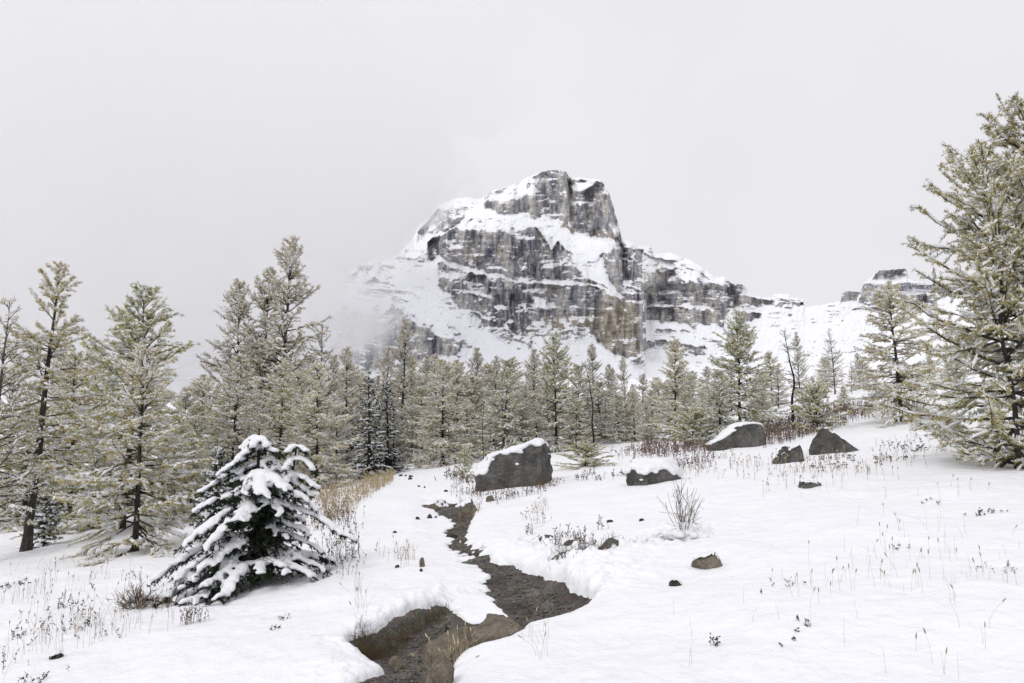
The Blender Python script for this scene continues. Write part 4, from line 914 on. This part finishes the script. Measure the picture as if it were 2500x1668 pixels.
def rock_mesh(name, sx, sy, sz, seed, sub=4, box=0.55, cuts=7, rough=0.12, topslope=0.0, m='boulder', tipx=0.0, facets=None, nsc=2.2):
    rng = np.random.default_rng(seed)
    bm = bmesh.new(); bmesh.ops.create_icosphere(bm, subdivisions=sub, radius=1.0)
    V = np.array([v.co[:] for v in bm.verts]); Fc = np.array([[v.index for v in f.verts] for f in bm.faces]); bm.free()
    V = np.sign(V) * np.abs(V) ** box; V /= np.abs(V).max()
    for k in range(cuts):
        nrm = norm(rng.normal(size=3)); d = rng.uniform(0.72, 0.98); e = V @ nrm - d; V = V - np.maximum(e, 0)[:, None] * nrm * 0.95
    for nrm, d in (facets or []):
        nrm = norm(np.array(nrm, float)); e = V @ nrm - d; V = V - np.maximum(e, 0)[:, None] * nrm * 0.98
    o = rng.random(3) * 40
    N = norm(V)
    d = (fbm(V[:, 0] * nsc + o[0], V[:, 1] * nsc + o[1], V[:, 2] * nsc + o[2], seed=seed, oct=5, gain=0.55) - 0.5) * 2 * rough
    rid = -np.abs(fbm(V[:, 0] * 1.6 + o[1], V[:, 1] * 1.6, V[:, 2] * 3.2 + o[0], seed=seed + 3, oct=3) - 0.5) * rough * 1.2
    V = V + N * (d + rid)[:, None]
    V[:, 2] *= 1 + topslope * V[:, 0] * (V[:, 2] > 0)
    V[:, 1:] *= (1 - tipx * np.clip(V[:, :1] * 0.5 + 0.5, 0, 1)); V *= [sx, sy, sz]
    return V, Fc

def cap_mesh(V, Fc, thick, seed, slope_min=0.45, cover=0.5, res=56, ovr=0.0, bias=None, blobs=False):
    """Snow lying on the upward faces of a rock."""
    bvh = BVHTree.FromPolygons([tuple(v) for v in V], [tuple(f) for f in Fc])
    lo, hi = V.min(0), V.max(0); pad = ovr
    xs = np.linspace(lo[0] - pad, hi[0] + pad, res); ys = np.linspace(lo[1] - pad, hi[1] + pad, max(12, int(res * (hi[1] - lo[1]) / (hi[0] - lo[0]))))
    Z = np.full((len(ys), len(xs)), np.nan); NZ = np.zeros_like(Z)
    for j, y in enumerate(ys):
        for i, x in enumerate(xs):
            h = bvh.ray_cast(Vector((x, y, hi[2] + 1)), Vector((0, 0, -1)))
            if h[0] is not None: Z[j, i] = h[0].z; NZ[j, i] = abs(h[1].z)
    ok = ~np.isnan(Z); Z0 = np.where(ok, Z, lo[2])
    for _ in range(3):
        p = np.pad(NZ, 1, 'edge'); NZ = (p[:-2, 1:-1] + p[2:, 1:-1] + p[1:-1, :-2] + p[1:-1, 2:] + p[1:-1, 1:-1]) / 5
        p = np.pad(Z0, 1, 'edge'); zs = (p[:-2, 1:-1] + p[2:, 1:-1] + p[1:-1, :-2] + p[1:-1, 2:] + 2 * p[1:-1, 1:-1]) / 6
        Z0 = np.where(ok & (NZ > 0.4), np.maximum(Z0, zs), Z0)
    X, Y = np.meshgrid(xs, ys); sc = (hi[0] - lo[0])
    q = sstep(slope_min, slope_min + 0.22, NZ) + (cover - 0.5) - 0.9 * (0.5 - fbm(X / sc * 6 + seed, Y / sc * 6, seed=seed, oct=4)) * 1.0
    if bias is not None: q = q + bias(X, Y)
    q = np.where(ok, q, -1)
    t = np.where(q > 0.45, thick * np.sqrt(np.clip((q - 0.45) / 0.45, 0, 1)), -0.03)
    if blobs:
        sel = np.argwhere(t > 0.25 * thick); rg = np.random.default_rng(seed); sel = sel[rg.permutation(len(sel))[:420]]
        c = np.array([[xs[i], ys[j], Z0[j, i] + 0.22 * thick] for j, i in sel]); tq = np.array([t[j, i] for j, i in sel])
        return c, tq
    Zc = Z0 + t
    Vc = np.stack([X, Y, Zc], -1).reshape(-1, 3); g = grid_faces(*X.shape); zr = Zc.ravel()[g]; g = g[(t.ravel()[g] > 0).any(1) & ok.ravel()[g].all(1) & ((zr.max(1) - zr.min(1)) < 1.6 * sc / res + 0.5 * thick)]
    return Vc, g

def boulder(u0, u1, vtop, vbase, label, seed, cap=0.06, depth=0.8, name='boulder', sink=0.8, m='boulder', cover=0.5, cat='boulder', rz=0.0, slope_min=0.45, bias=None, group=None, Y=None, **kw):
    uc = (u0 + u1) / 2; p = onground(uc, vbase)
    if Y: p = at(uc, vbase, Y)
    k = p[1] / F / math.cos(PITCH); sx = (u1 - u0) * k / 2; H = (vbase - vtop) * k
    sz = H * (1 + sink) / 2; sy = sx * depth
    V, Fc = rock_mesh(name, sx, sy, sz, seed, **kw)
    V *= [sx / np.abs(V[:, 0]).max(), 1, 2 * sz / (V[:, 2].max() - V[:, 2].min())]; V[:, 2] -= V[:, 2].max() - H      # base of the visible rock at z = 0
    cz = zsoil(p[0], p[1] + sy * 0.6)
    o = link(name, mk_mesh(name, V, Fc, [M[m]], smooth=True))
    base = float(zsnow(p[0], p[1] - 0.0))
    o.location = (p[0], p[1] + sy * 0.7, base); o.rotation_euler = (0, 0, rz)
    tag(o, label, cat, group)
    if cap > 0:
        big = u1 - u0 > 100
        cv, cf = cap_mesh(V, Fc, cap, seed, slope_min, cover, bias=bias, blobs=big)
        if big:
            if len(cv): link('snow_cap', snow_from_blobs('snow_cap', cv, np.maximum(cf * 1.1, 0.05), np.maximum(cf * 0.7, 0.022), 0.022, None), o)['kind'] = 'stuff'
        elif len(cf): link('snow_cap', mk_mesh('snow_cap', cv, cf, [M['tree_snow']]), o)['kind'] = 'stuff'
    return o

boulder(1146, 1355, 1080, 1194, 'big grey boulder with snow on its sloping top beside the trail', 101, cap=0.06, depth=0.75, sub=6, box=0.5, cuts=9, rough=0.13, topslope=0.13, slope_min=0.5,
        facets=[((0, -1, 0.12), 0.80), ((0.97, -0.2, 0.1), 0.90), ((-0.75, -0.2, 0.55), 0.86), ((-0.22, 0, 0.97), 0.82)], nsc=3.2, cover=0.7, bias=lambda X, Y: np.where(X > 0.62, -0.5, 0.0) + 0.0 * Y)
boulder(1733, 1875, 1030, 1091, 'long grey boulder capped with a smooth snow sheet, upslope near the red stems', 102, cap=0.045, depth=0.6, sub=5, box=0.5, cuts=6, rough=0.10, topslope=0.2, facets=[((0, -1, 0.25), 0.8), ((-0.7, 0, 0.7), 0.75)], cover=0.75)
boulder(1752, 1800, 1018, 1056, 'small snow-topped boulder peeking out behind the snow-capped long boulder', 103, cap=0.05, depth=0.9, sub=4, rough=0.1, cover=0.75, Y=23.6)
boulder(1535, 1668, 1136, 1190, 'rounded boulder nearly buried under a thick dome of snow, mid slope', 104, cap=0.06, depth=0.8, sub=5, box=0.95, cuts=4, rough=0.13, cover=0.95, slope_min=0.25)
boulder(1892, 1966, 1086, 1131, 'low dark grey boulder just left of the wedge-shaped boulder', 105, cap=0.035, depth=0.8, sub=5, rough=0.13, topslope=0.25, cover=0.25)
boulder(1990, 2112, 1052, 1112, 'wedge-shaped bare dark boulder tapering to the right on the upper slope', 106, cap=0.0, depth=0.7, sub=5, box=0.6, rough=0.12, topslope=-0.35, facets=[((-0.65, -0.2, 0.75), 0.62), ((0.55, -0.1, 0.83), 0.55), ((0, -1, 0.4), 0.75)], cover=0.12)
boulder(1956, 2012, 1181, 1198, 'thin dark sliver of rock poking through the snow below the wedge-shaped boulder', 107, cap=0.02, depth=0.6, sub=4, rough=0.12, topslope=-0.4, name='stone', cat='stone', cover=0.2)
boulder(1695, 1768, 1348, 1380, 'brown rock half buried in smooth snow below the bare shrub', 108, cap=0.03, depth=0.8, sub=4, rough=0.10, m='brown_rock', topslope=0.35, name='stone', cat='stone', cover=0.25)
# the trail's own stones
ST_ = [(1028, 1096, 1206, 1226, 'flat brown step stone across the trail', 'brown_rock', 0.35), (1119, 1166, 1200, 1242, 'mossy brown rock at the right end of the trail step', 'brown_rock', 0.3), (1184, 1209, 1207, 1221, 'small brown stone below the big boulder', 'brown_rock', 0.2),
       (946, 992, 1556, 1582, 'low tan rock under the cut bank of the trail', 'brown_rock', 0), (1058, 1092, 1570, 1594, 'pale loose stone below the cracked slab', 'brown_rock', 0), (900, 930, 1636, 1657, 'tan stone lying at the lower left edge of the trail', 'brown_rock', 0),
       (1032, 1112, 1606, 1676, 'brown rock at the bottom of the picture beside the snow edge', 'brown_rock', 0), (1082, 1100, 1462, 1480, 'grey stone at the tip of the cut bank', 'dark_stone', 0), (1041, 1056, 1239, 1253, 'dark stone in the snow just below the step', 'dark_stone', 0.3),
       (1060, 1068, 1243, 1250, 'tiny dark stone right of the dark stone below the step', 'dark_stone', 0), (1012, 1026, 1250, 1260, 'flat dark stone left of the trail below the step', 'dark_stone', 0.3), (956, 971, 1284, 1291, 'brown stone alone in the snow left of the trail', 'dark_stone', 0.3),
       (1112, 1142, 1256, 1272, 'brown stone on the right edge of the narrow trail', 'brown_rock', 0), (1086, 1118, 1276, 1288, 'dark stone crossing the middle of the narrow trail', 'dark_stone', 0), (1124, 1142, 1290, 1304, 'snow-topped stone where the trail widens', 'brown_rock', 0.3),
       (1022, 1037, 1360, 1382, 'upright brown rock standing in the snow left of the trail', 'brown_rock', 0.1), (1022, 1034, 1380, 1390, 'small stone at the foot of the upright brown rock', 'dark_stone', 0), (962, 976, 1374, 1384, 'small brown stone left of the upright brown rock', 'dark_stone', 0.2),
       (1286, 1300, 1424, 1434, 'dark stone lying in the middle of the gravel bend', 'dark_stone', 0), (1020, 1040, 1546, 1556, 'flat pale stone left of the cracked slab', 'dark_stone', 0), (990, 1012, 1640, 1652, 'flat grey stone near the bottom of the trail', 'dark_stone', 0), (1400, 1414, 1440, 1450, 'tan stone in the right corner of the gravel bend', 'brown_rock', 0),
       (1070, 1084, 1478, 1490, 'rounded pale stone under the snowy bank end', 'dark_stone', 0), (1632, 1672, 1408, 1424, 'dark stone sunk in a snow hollow right of the trail', 'dark_stone', 0.3), (972, 984, 1160, 1166, 'first of the dark stones across the snowy upper trail', 'dark_stone', 0.2),
       (986, 994, 1162, 1167, 'second of the dark stones across the snowy upper trail', 'dark_stone', 0.2), (996, 1010, 1161, 1168, 'largest of the dark stones across the snowy upper trail', 'dark_stone', 0.2), (995, 1007, 1168, 1175, 'dark stone just below the row on the upper trail', 'dark_stone', 0.2),
       (1018, 1027, 1185, 1190, 'flat dark stone between the upper row and the trail step', 'dark_stone', 0.3), (1033, 1040, 1186, 1191, 'small dark stone beside the flat one above the trail step', 'dark_stone', 0.3), (1082, 1096, 1196, 1202, 'low stone right above the trail step', 'dark_stone', 0.3),
       (1480, 1502, 1262, 1270, 'dark rock edge under a snow pillow right of the trail', 'dark_stone', 0.4), (1560, 1574, 1264, 1272, 'dark rock edge poking from a snow hollow, mid slope', 'dark_stone', 0.4), (113, 150, 1590, 1606, 'dark stone in a snow hollow at the lower left', 'dark_stone', 0.4)]
for i, (u0, u1, v0, v1, lab, mm, cv) in enumerate(ST_):
    if mm == 'dark_stone': v0 = v1 - (v1 - v0) * 0.72; um = (u0 + u1) / 2; u0, u1 = um - (um - u0) * 0.85, um + (u1 - um) * 0.85
    boulder(u0, u1, v0, v1, lab, 200 + i, cap=0.025 if cv >= 0.3 and u1 - u0 > 20 else 0, depth=0.85, name='stone', cat='stone', m=mm, sub=3 if u1 - u0 < 25 else 4, box=0.85, rough=0.17, cuts=9, cover=cv, sink=1.0, rz=i * 0.7, topslope=0.1 if i % 2 else -0.1)

# cracked bedrock slab rising through the trail: four plates parted by cracks
slab = empty('bedrock_slab', tuple(at(1155, 1530, onground(1155, 1530)[1]))); so_ = np.array(slab.location)
tag(slab, 'smooth tan bedrock slab split by cracks in the middle of the trail', 'rock')
for i, (poly, hgt) in enumerate([([(1046, 1532), (1065, 1512), (1110, 1492), (1180, 1486), (1176, 1496), (1160, 1512), (1146, 1528), (1110, 1532)], 0.05), ([(1186, 1488), (1232, 1490), (1272, 1512), (1270, 1528), (1240, 1540), (1170, 1546), (1142, 1546), (1152, 1530), (1166, 1514), (1182, 1498)], 0.075),
                                  ([(1030, 1552), (1042, 1536), (1108, 1536), (1140, 1532), (1134, 1550), (1112, 1562), (1104, 1574), (1060, 1572), (1036, 1566)], 0.055), ([(1118, 1566), (1138, 1552), (1168, 1550), (1150, 1560), (1128, 1574)], 0.04)]):
    pw = gxy(poly); c = pw.mean(0); lo, hi = pw.min(0) - 0.02, pw.max(0) + 0.02
    X, Y = np.meshgrid(np.arange(lo[0], hi[0], 0.014), np.arange(lo[1], hi[1], 0.014))
    dd = -sdf_poly(X, Y, pw) + 0.03 * (fbm(X * 14, Y * 14, seed=301 + i, oct=3) - 0.5)
    zz = zsoil(X.ravel(), Y.ravel()).reshape(X.shape)
    base = np.median(zz) + 0.055 * (Y - c[1]) + 0.11 * (X - c[0])
    Z = base + (hgt + 0.02) * sstep(-0.006, 0.018, dd) + 0.05 * sstep(0, 0.25, dd) + 0.02 * (fbm(X * 5, Y * 9, seed=310 + i, oct=4) - 0.5) - 0.06 * (dd < -0.005)
    Vs = np.stack([X, Y, Z], -1).reshape(-1, 3) - so_; g = grid_faces(*X.shape); g = g[(dd.ravel()[g] > -0.03).any(1)]
    link('slab_plate', mk_mesh('slab_plate', Vs, g, [M['brown_rock']]), slab)

# ------------------------------------------------------------------ gravel
rng = np.random.default_rng(8)
bm = bmesh.new(); bmesh.ops.create_icosphere(bm, subdivisions=1, radius=1.0)
iv = np.array([v.co[:] for v in bm.verts]); iff = np.array([[v.index for v in f.verts] for f in bm.faces]); bm.free()
xs = rng.uniform(-2.4, 2.0, 60000); ys = rng.uniform(4.0, 15.0, 60000)
ins = sdf_poly(xs, ys, BARE) < -0.02; xs, ys = xs[ins][:3600], ys[ins][:3600]
N = len(xs); r = 0.006 + 0.016 * rng.random(N) ** 4; zz = zsoil(xs, ys)
iv4 = iv[None] * rng.uniform(0.6, 1.3, (N, len(iv), 1)) * np.stack([r * rng.uniform(0.8, 1.6, N), r * rng.uniform(0.7, 1.3, N), r * 0.6], -1)[:, None, :]
ca, sa = np.cos(rng.random(N) * 6.28)[:, None], np.sin(rng.random(N) * 6.28)[:, None]
Vg = np.stack([iv4[..., 0] * ca - iv4[..., 1] * sa, iv4[..., 0] * sa + iv4[..., 1] * ca, iv4[..., 2]], -1) + np.stack([xs, ys, zz + r * 0.25], -1)[:, None, :]
M['gravel'] = simple('gravel_stones', [(0.035, 0.030, 0.026), (0.10, 0.088, 0.076), (0.24, 0.225, 0.205)], 30)
gv = link('gravel', mk_mesh('gravel', Vg.reshape(-1, 3), (iff[None] + (np.arange(N) * len(iv))[:, None, None]).reshape(-1, 3), [M['gravel']], smooth=False))
tag(gv, 'loose grey-brown gravel strewn over the trail', 'gravel', kind='stuff')
# ------------------------------------------------------------------ grass, stems and small plants sticking out of the snow
def plain(name, c, rough=0.8):
    m, n, b = mat(name); tcn = nd(n, 'ShaderNodeTexCoord'); t = noise(n, 9.0, 3, 0.6, tcn.outputs['Object'])
    r = ramp(n, t.outputs['Fac'], [(0.3, tuple(x * 0.65 for x in c)), (0.7, tuple(min(1, x * 1.35) for x in c))]); n.links.new(r.outputs[0], b.inputs['Base Color'])
    b.inputs['Roughness'].default_value = rough; b.inputs['Specular IOR Level'].default_value = 0.2; return m
M['straw'] = plain('straw', (0.50, 0.41, 0.25)); M['tan'] = plain('tan_stem', (0.33, 0.26, 0.17)); M['red'] = plain('red_stem', (0.155, 0.098, 0.085)); M['brown'] = plain('brown_stem', (0.12, 0.085, 0.055))
M['green'] = plain('dark_leaf', (0.045, 0.05, 0.025)); M['olive_grass'] = plain('olive_grass', (0.12, 0.095, 0.05)); M['twig'] = plain('bare_twig', (0.17, 0.135, 0.105))

def scatter_px(rng, poly, count):
    """Random ground points whose pixels fall in the polygon (photo pixels)."""
    P = np.array(poly, float); lo, hi = P.min(0), P.max(0); pts = []
    while len(pts) < count:
        c = rng.uniform(lo, hi, (count * 3, 2)); c = c[sdf_poly(c[:, 0], c[:, 1], P) < 0]; pts.extend(c[:count - len(pts)])
    g = np.array([onground(u, v) for u, v in pts])
    g[:, 2] = zsnow(g[:, 0], g[:, 1]); return g

def clump(rng, g, sp_):
    """Pull points together into tufts."""
    k = max(2, len(g) // 9); c = g[rng.integers(0, k, len(g))]; out = c.copy(); out[:, :2] += rng.normal(0, sp_, (len(g), 2)); out[:, 2] = zsnow(out[:, 0], out[:, 1]); return out

def stems(rng, g, h0, h1, lean=0.35, r=0.002, heads=0.0, leaves=0, head_len=0.03):
    N = len(g); h = rng.uniform(h0, h1, N); a = rng.random(N) * 6.28; l = np.abs(rng.normal(0, lean, N)); s = np.linspace(0, 1, 4)
    dx = (np.cos(a) * l)[:, None] * s ** 1.7; dy = (np.sin(a) * l)[:, None] * s ** 1.7
    P = g[:, None, :] + np.stack([dx, dy, s * np.sqrt(np.clip(1 - 0.6 * l, 0.2, 1))[:, None]], -1) * h[:, None, None]; P[:, 0, 2] -= 0.03
    rr_ = (r * np.clip(g[:, 1] / 8.0, 0.8, 3.5))[:, None] * np.linspace(1, 0.45, 4)[None]
    parts = [tubes(P, rr_, sides=3)]
    hd = rng.random(N) < heads
    if hd.any():
        t = P[hd, -1]; d = norm(P[hd, -1] - P[hd, -2]); Q = t[:, None, :] + d[:, None, :] * np.linspace(-0.3, 1, 4)[None, :, None] * head_len
        parts.append(tubes(Q, np.array([[0.3, 1, 0.9, 0.2]]) * (0.0055 * np.clip(g[hd, 1] / 9, 0.8, 2.4))[:, None], sides=4))
    if leaves:
        M_ = N * leaves; i = rng.integers(0, N, M_); b0 = lerp_at(P, i, rng.uniform(0.25, 1.0, M_)); d = norm(rng.normal(size=(M_, 3)) * [1, 1, 0.6] + [0, 0, 0.1]); ll = rng.uniform(0.012, 0.03, M_)[:, None] * np.clip(g[i, 1:2] / 9, 0.8, 2.2)
        sd = norm(np.cross(d, rng.normal(size=(M_, 3)))) * ll * 0.28
        Vq = np.stack([b0, b0 + d * ll * 0.5 + sd, b0 + d * ll, b0 + d * ll * 0.5 - sd], 1).reshape(-1, 3)
        parts.append((Vq, np.arange(len(Vq)).reshape(-1, 4)))
    return join(parts)

def plants(name, label, cat, specs, seed):
    rng = np.random.default_rng(seed); parts = []; mi = []; mats = []
    for mname, poly, count, kw, cl in specs:
        g = scatter_px(rng, poly, count)
        if cl: g = clump(rng, g, cl)
        v, f = stems(rng, g, **kw)
        if M[mname] not in mats: mats.append(M[mname])
        parts.append((v, f)); mi.append(np.full(sum(len(x) for x in f), mats.index(M[mname])))
    v, f = join(parts)
    o = link(name, mk_mesh(name, v, f, mats, smooth=False, fmat=np.concatenate(mi))); return tag(o, label, cat, kind='stuff')

STRAW = [(775, 1225), (800, 1180), (850, 1160), (905, 1146), (966, 1154), (958, 1182), (905, 1222), (862, 1250), (800, 1262)]
plants('grass', 'dry straw-coloured grass left of the snowy upper trail', 'grass',
       [('straw', STRAW, 620, dict(h0=0.08, h1=0.22, lean=0.45, r=0.0022, heads=0.25), None), ('tan', STRAW, 420, dict(h0=0.07, h1=0.2, lean=0.3, r=0.0022, heads=0.4, leaves=2), None),
        ('straw', [(880, 1195), (905, 1146), (966, 1154), (958, 1182), (920, 1200)], 420, dict(h0=0.1, h1=0.26, lean=0.4, r=0.0022, heads=0.3), None)], 41)
plants('weeds', 'brown seed stalks below the straw grass beside the snow-laden spruce', 'weeds',
       [('brown', [(740, 1250), (860, 1230), (880, 1290), (850, 1400), (800, 1380)], 220, dict(h0=0.08, h1=0.24, lean=0.25, heads=0.6, leaves=3), 0.12), ('tan', [(700, 1180), (800, 1160), (860, 1230), (780, 1300)], 260, dict(h0=0.08, h1=0.22, lean=0.3, heads=0.4, leaves=2), 0.15)], 42)
plants('weeds', 'thicket of reddish brown stems along the upper right slope', 'weeds',
       [('red', [(1860, 1092), (1875, 1040), (1930, 1018), (1990, 1005), (2090, 990), (2200, 985), (2270, 988), (2200, 1008), (2110, 1026), (2020, 1050), (1960, 1072)], 800, dict(h0=0.12, h1=0.4, lean=0.25, r=0.0022, heads=0.5, leaves=3), None),
        ('brown', [(1860, 1092), (1875, 1040), (1990, 1005), (2200, 985), (2270, 988), (2110, 1026), (1960, 1072)], 420, dict(h0=0.1, h1=0.34, lean=0.3, r=0.0022, heads=0.5, leaves=3), None),
        ('red', [(1500, 1118), (1560, 1095), (1640, 1082), (1730, 1078), (1735, 1110), (1640, 1112)], 420, dict(h0=0.1, h1=0.3, lean=0.25, heads=0.4, leaves=3), 0.2)], 43)
plants('weeds', 'thin tan stalks and small dark leaves in the snow of the lower left meadow', 'weeds',
       [('tan', [(0, 1385), (200, 1400), (330, 1420), (420, 1500), (380, 1560), (200, 1600), (0, 1640)], 270, dict(h0=0.06, h1=0.24, lean=0.22, heads=0.35, r=0.0016), 0.25), ('brown', [(0, 1385), (200, 1400), (330, 1420), (420, 1530), (330, 1600), (0, 1660)], 75, dict(h0=0.05, h1=0.16, lean=0.3, heads=0.3, leaves=5, r=0.0018), 0.12),
        ('green', [(0, 1420), (150, 1430), (260, 1560), (420, 1660), (0, 1668)], 60, dict(h0=0.03, h1=0.08, lean=0.7, leaves=7), 0.1), ('brown', [(360, 1500), (470, 1480), (620, 1440), (560, 1470), (420, 1560)], 26, dict(h0=0.1, h1=0.2, lean=0.3, heads=0.2, leaves=9, r=0.002), 0.03)], 44)
plants('weeds', 'scattered fine stalks and dark leaf tips across the open right snowfield', 'weeds',
       [('tan', [(1650, 1330), (1800, 1180), (2050, 1150), (2250, 1180), (2500, 1170), (2500, 1500), (2200, 1480), (1900, 1420)], 130, dict(h0=0.06, h1=0.22, lean=0.25, heads=0.35, r=0.0013), 0.35), ('brown', [(1800, 1330), (2000, 1250), (2500, 1200), (2500, 1420), (2100, 1440), (1850, 1450)], 45, dict(h0=0.02, h1=0.06, lean=0.6, leaves=6), 0.10),
        ('tan', [(1650, 1660), (1600, 1450), (2000, 1440), (2500, 1440), (2500, 1660)], 26, dict(h0=0.07, h1=0.2, lean=0.4, heads=0.4, r=0.0012), None), ('green', [(1880, 1560), (2000, 1540), (2010, 1590), (1900, 1600)], 7, dict(h0=0.02, h1=0.05, lean=0.6, leaves=9), 0.04), ('green', [(1730, 1570), (1760, 1570), (1760, 1600), (1735, 1610)], 5, dict(h0=0.04, h1=0.08, lean=0.3, leaves=9), 0.02)], 45)
plants('weeds', 'tan and brown stalks on the snow below the upper boulders', 'weeds',
       [('tan', [(1640, 1170), (1760, 1110), (1900, 1130), (2120, 1100), (2260, 1060), (2280, 1150), (2050, 1190), (1800, 1200)], 280, dict(h0=0.06, h1=0.2, lean=0.25, heads=0.5, leaves=1), 0.3), ('brown', [(1700, 1150), (1880, 1130), (2120, 1110), (2240, 1080), (2250, 1150), (1900, 1190)], 160, dict(h0=0.04, h1=0.12, lean=0.4, leaves=4), 0.15),
        ('red', [(1640, 1140), (1740, 1100), (1760, 1120), (1690, 1160)], 90, dict(h0=0.1, h1=0.26, lean=0.3, heads=0.3, leaves=3), 0.15), ('brown', [(1400, 1160), (1560, 1135), (1560, 1160), (1420, 1185)], 60, dict(h0=0.06, h1=0.16, lean=0.25, heads=0.3, leaves=5), 0.1)], 46)
plants('weeds', 'rust brown weeds around the foot of the big boulder', 'weeds',
       [('brown', [(1090, 1160), (1146, 1165), (1150, 1200), (1250, 1215), (1330, 1190), (1350, 1178), (1330, 1198), (1240, 1222), (1130, 1205)], 240, dict(h0=0.07, h1=0.25, lean=0.3, heads=0.3, leaves=3), 0.15), ('tan', [(1120, 1195), (1180, 1210), (1170, 1250), (1120, 1245)], 120, dict(h0=0.05, h1=0.14, lean=0.6), None)], 47)
plants('weeds', 'dark tufts and seed stalks on the snowy right bank of the trail', 'weeds',
       [('brown', [(1240, 1300), (1330, 1280), (1430, 1270), (1540, 1300), (1500, 1360), (1400, 1370), (1280, 1330)], 80, dict(h0=0.06, h1=0.22, lean=0.3, heads=0.4, leaves=5, r=0.002), 0.06), ('olive_grass', [(1355, 1340), (1400, 1340), (1500, 1338), (1500, 1362), (1360, 1368)], 200, dict(h0=0.03, h1=0.10, lean=0.8, r=0.002), 0.05), ('tan', [(1220, 1240), (1330, 1230), (1320, 1300), (1240, 1300)], 36, dict(h0=0.08, h1=0.25, lean=0.3, heads=0.3, leaves=2, r=0.0015), 0.08)], 48)
plants('grass', 'dark grass overhanging the cut left bank of the trail', 'grass',
       [('olive_grass', [(862, 1525), (950, 1500), (1030, 1465), (1095, 1436), (1100, 1446), (1030, 1482), (950, 1522), (890, 1556)], 520, dict(h0=0.05, h1=0.13, lean=1.0, r=0.0018), None), ('brown', [(880, 1530), (960, 1505), (1090, 1440), (1090, 1456), (960, 1530), (900, 1555)], 300, dict(h0=0.04, h1=0.12, lean=1.1, r=0.0018), None),
        ('olive_grass', [(864, 1524), (905, 1516), (925, 1545), (885, 1556)], 300, dict(h0=0.06, h1=0.15, lean=1.0, r=0.0018), None), ('tan', [(860, 1420), (880, 1420), (900, 1530), (870, 1530)], 24, dict(h0=0.15, h1=0.35, lean=0.25, heads=0.2, r=0.001), None)], 49)
plants('grass', 'pale grass blades arching over the snow edge of the lower trail', 'grass',
       [('straw', [(1040, 1600), (1100, 1590), (1180, 1545), (1200, 1550), (1110, 1620), (1060, 1668)], 50, dict(h0=0.08, h1=0.24, lean=0.6, heads=0.3, r=0.0014), 0.04), ('tan', [(1210, 1540), (1320, 1520), (1380, 1600), (1290, 1640)], 12, dict(h0=0.1, h1=0.26, lean=0.5, heads=0.4, r=0.0013), None)], 50)
plants('weeds', 'few dry stalks standing in the snow left of the trail bend', 'weeds',
       [('tan', [(930, 1340), (1000, 1350), (990, 1400), (940, 1400)], 40, dict(h0=0.08, h1=0.25, lean=0.2, heads=0.3, leaves=1, r=0.0014), 0.06), ('brown', [(560, 1560), (720, 1560), (900, 1450), (860, 1440), (700, 1480)], 14, dict(h0=0.02, h1=0.05, lean=0.6, leaves=5), 0.03)], 51)

# bare shrubs
def bare_shrub(u, v, H, spread, label, seed, n0=26, snow=True, upright=0.3, name='bare_shrub', r0=0.006):
    rng = np.random.default_rng(seed); p = onground(u, v); z = float(zsnow(p[0], p[1])); o = empty(name, (p[0], p[1], z - 0.03)); tag(o, label, 'shrub')
    A = rng.random(n0) * 6.28; l = rng.uniform(0.1, 1, n0) * spread; hh = H * rng.uniform(0.45, 1, n0) * (1 - upright * l / max(spread, 1e-3)); s = np.linspace(0, 1, 6)
    P = np.stack([np.cos(A)[:, None] * l[:, None] * s ** 0.8, np.sin(A)[:, None] * l[:, None] * s ** 0.8, hh[:, None] * s ** 1.15], -1) + rng.normal(0, 0.012, (n0, 6, 3)) * s[None, :, None]
    i = rng.integers(0, n0, n0 * 6); ps = rng.uniform(0.25, 0.95, len(i)); b0 = lerp_at(P, i, ps); d = norm(norm(P[i, -1] - P[i, 0]) + 0.75 * rng.normal(size=(len(i), 3)) + [0, 0, 0.35]); tl = H * 0.25 * rng.uniform(0.4, 1.2, len(i)); q = np.linspace(0, 1, 3)
    TW = b0[:, None] + d[:, None] * (tl[:, None] * q)[..., None]
    w = join([tubes(P, r0 * np.linspace(1, 0.35, 6)[None] * np.ones((n0, 1)), sides=4), tubes(TW, np.full((len(i), 3), r0 * 0.4), sides=3)])
    link('branches', mk_mesh(name, w[0], w[1], [M['twig']]), o)['kind'] = 'stuff'
    if snow:
        c = np.concatenate([lerp_at(P, rng.integers(0, n0, 40), rng.uniform(0.05, 0.35, 40)), np.stack([rng.normal(0, spread * 0.55, 60), rng.normal(0, spread * 0.5, 60), rng.uniform(0.0, 0.07, 60)], -1)]); r = rng.uniform(0.02, 0.05, len(c))
        link('snow', snow_from_blobs('shrub_snow', c, r * 1.2, r * 0.85, 0.012, rng), o)['kind'] = 'stuff'
    return o
bare_shrub(1668, 1316, 0.62, 0.26, 'bare brown shrub with snow at its foot, alone on the slope right of the trail', 61, n0=22, r0=0.0045)
bare_shrub(338, 1478, 0.48, 0.26, 'leafless conical sapling left of the snow-laden spruce', 62, snow=False, n0=26, upright=0.7)
bare_shrub(1588, 1084, 0.62, 0.34, 'small leafless bush below the cream golden larch', 63, snow=False, n0=24, upright=0.5, r0=0.008)
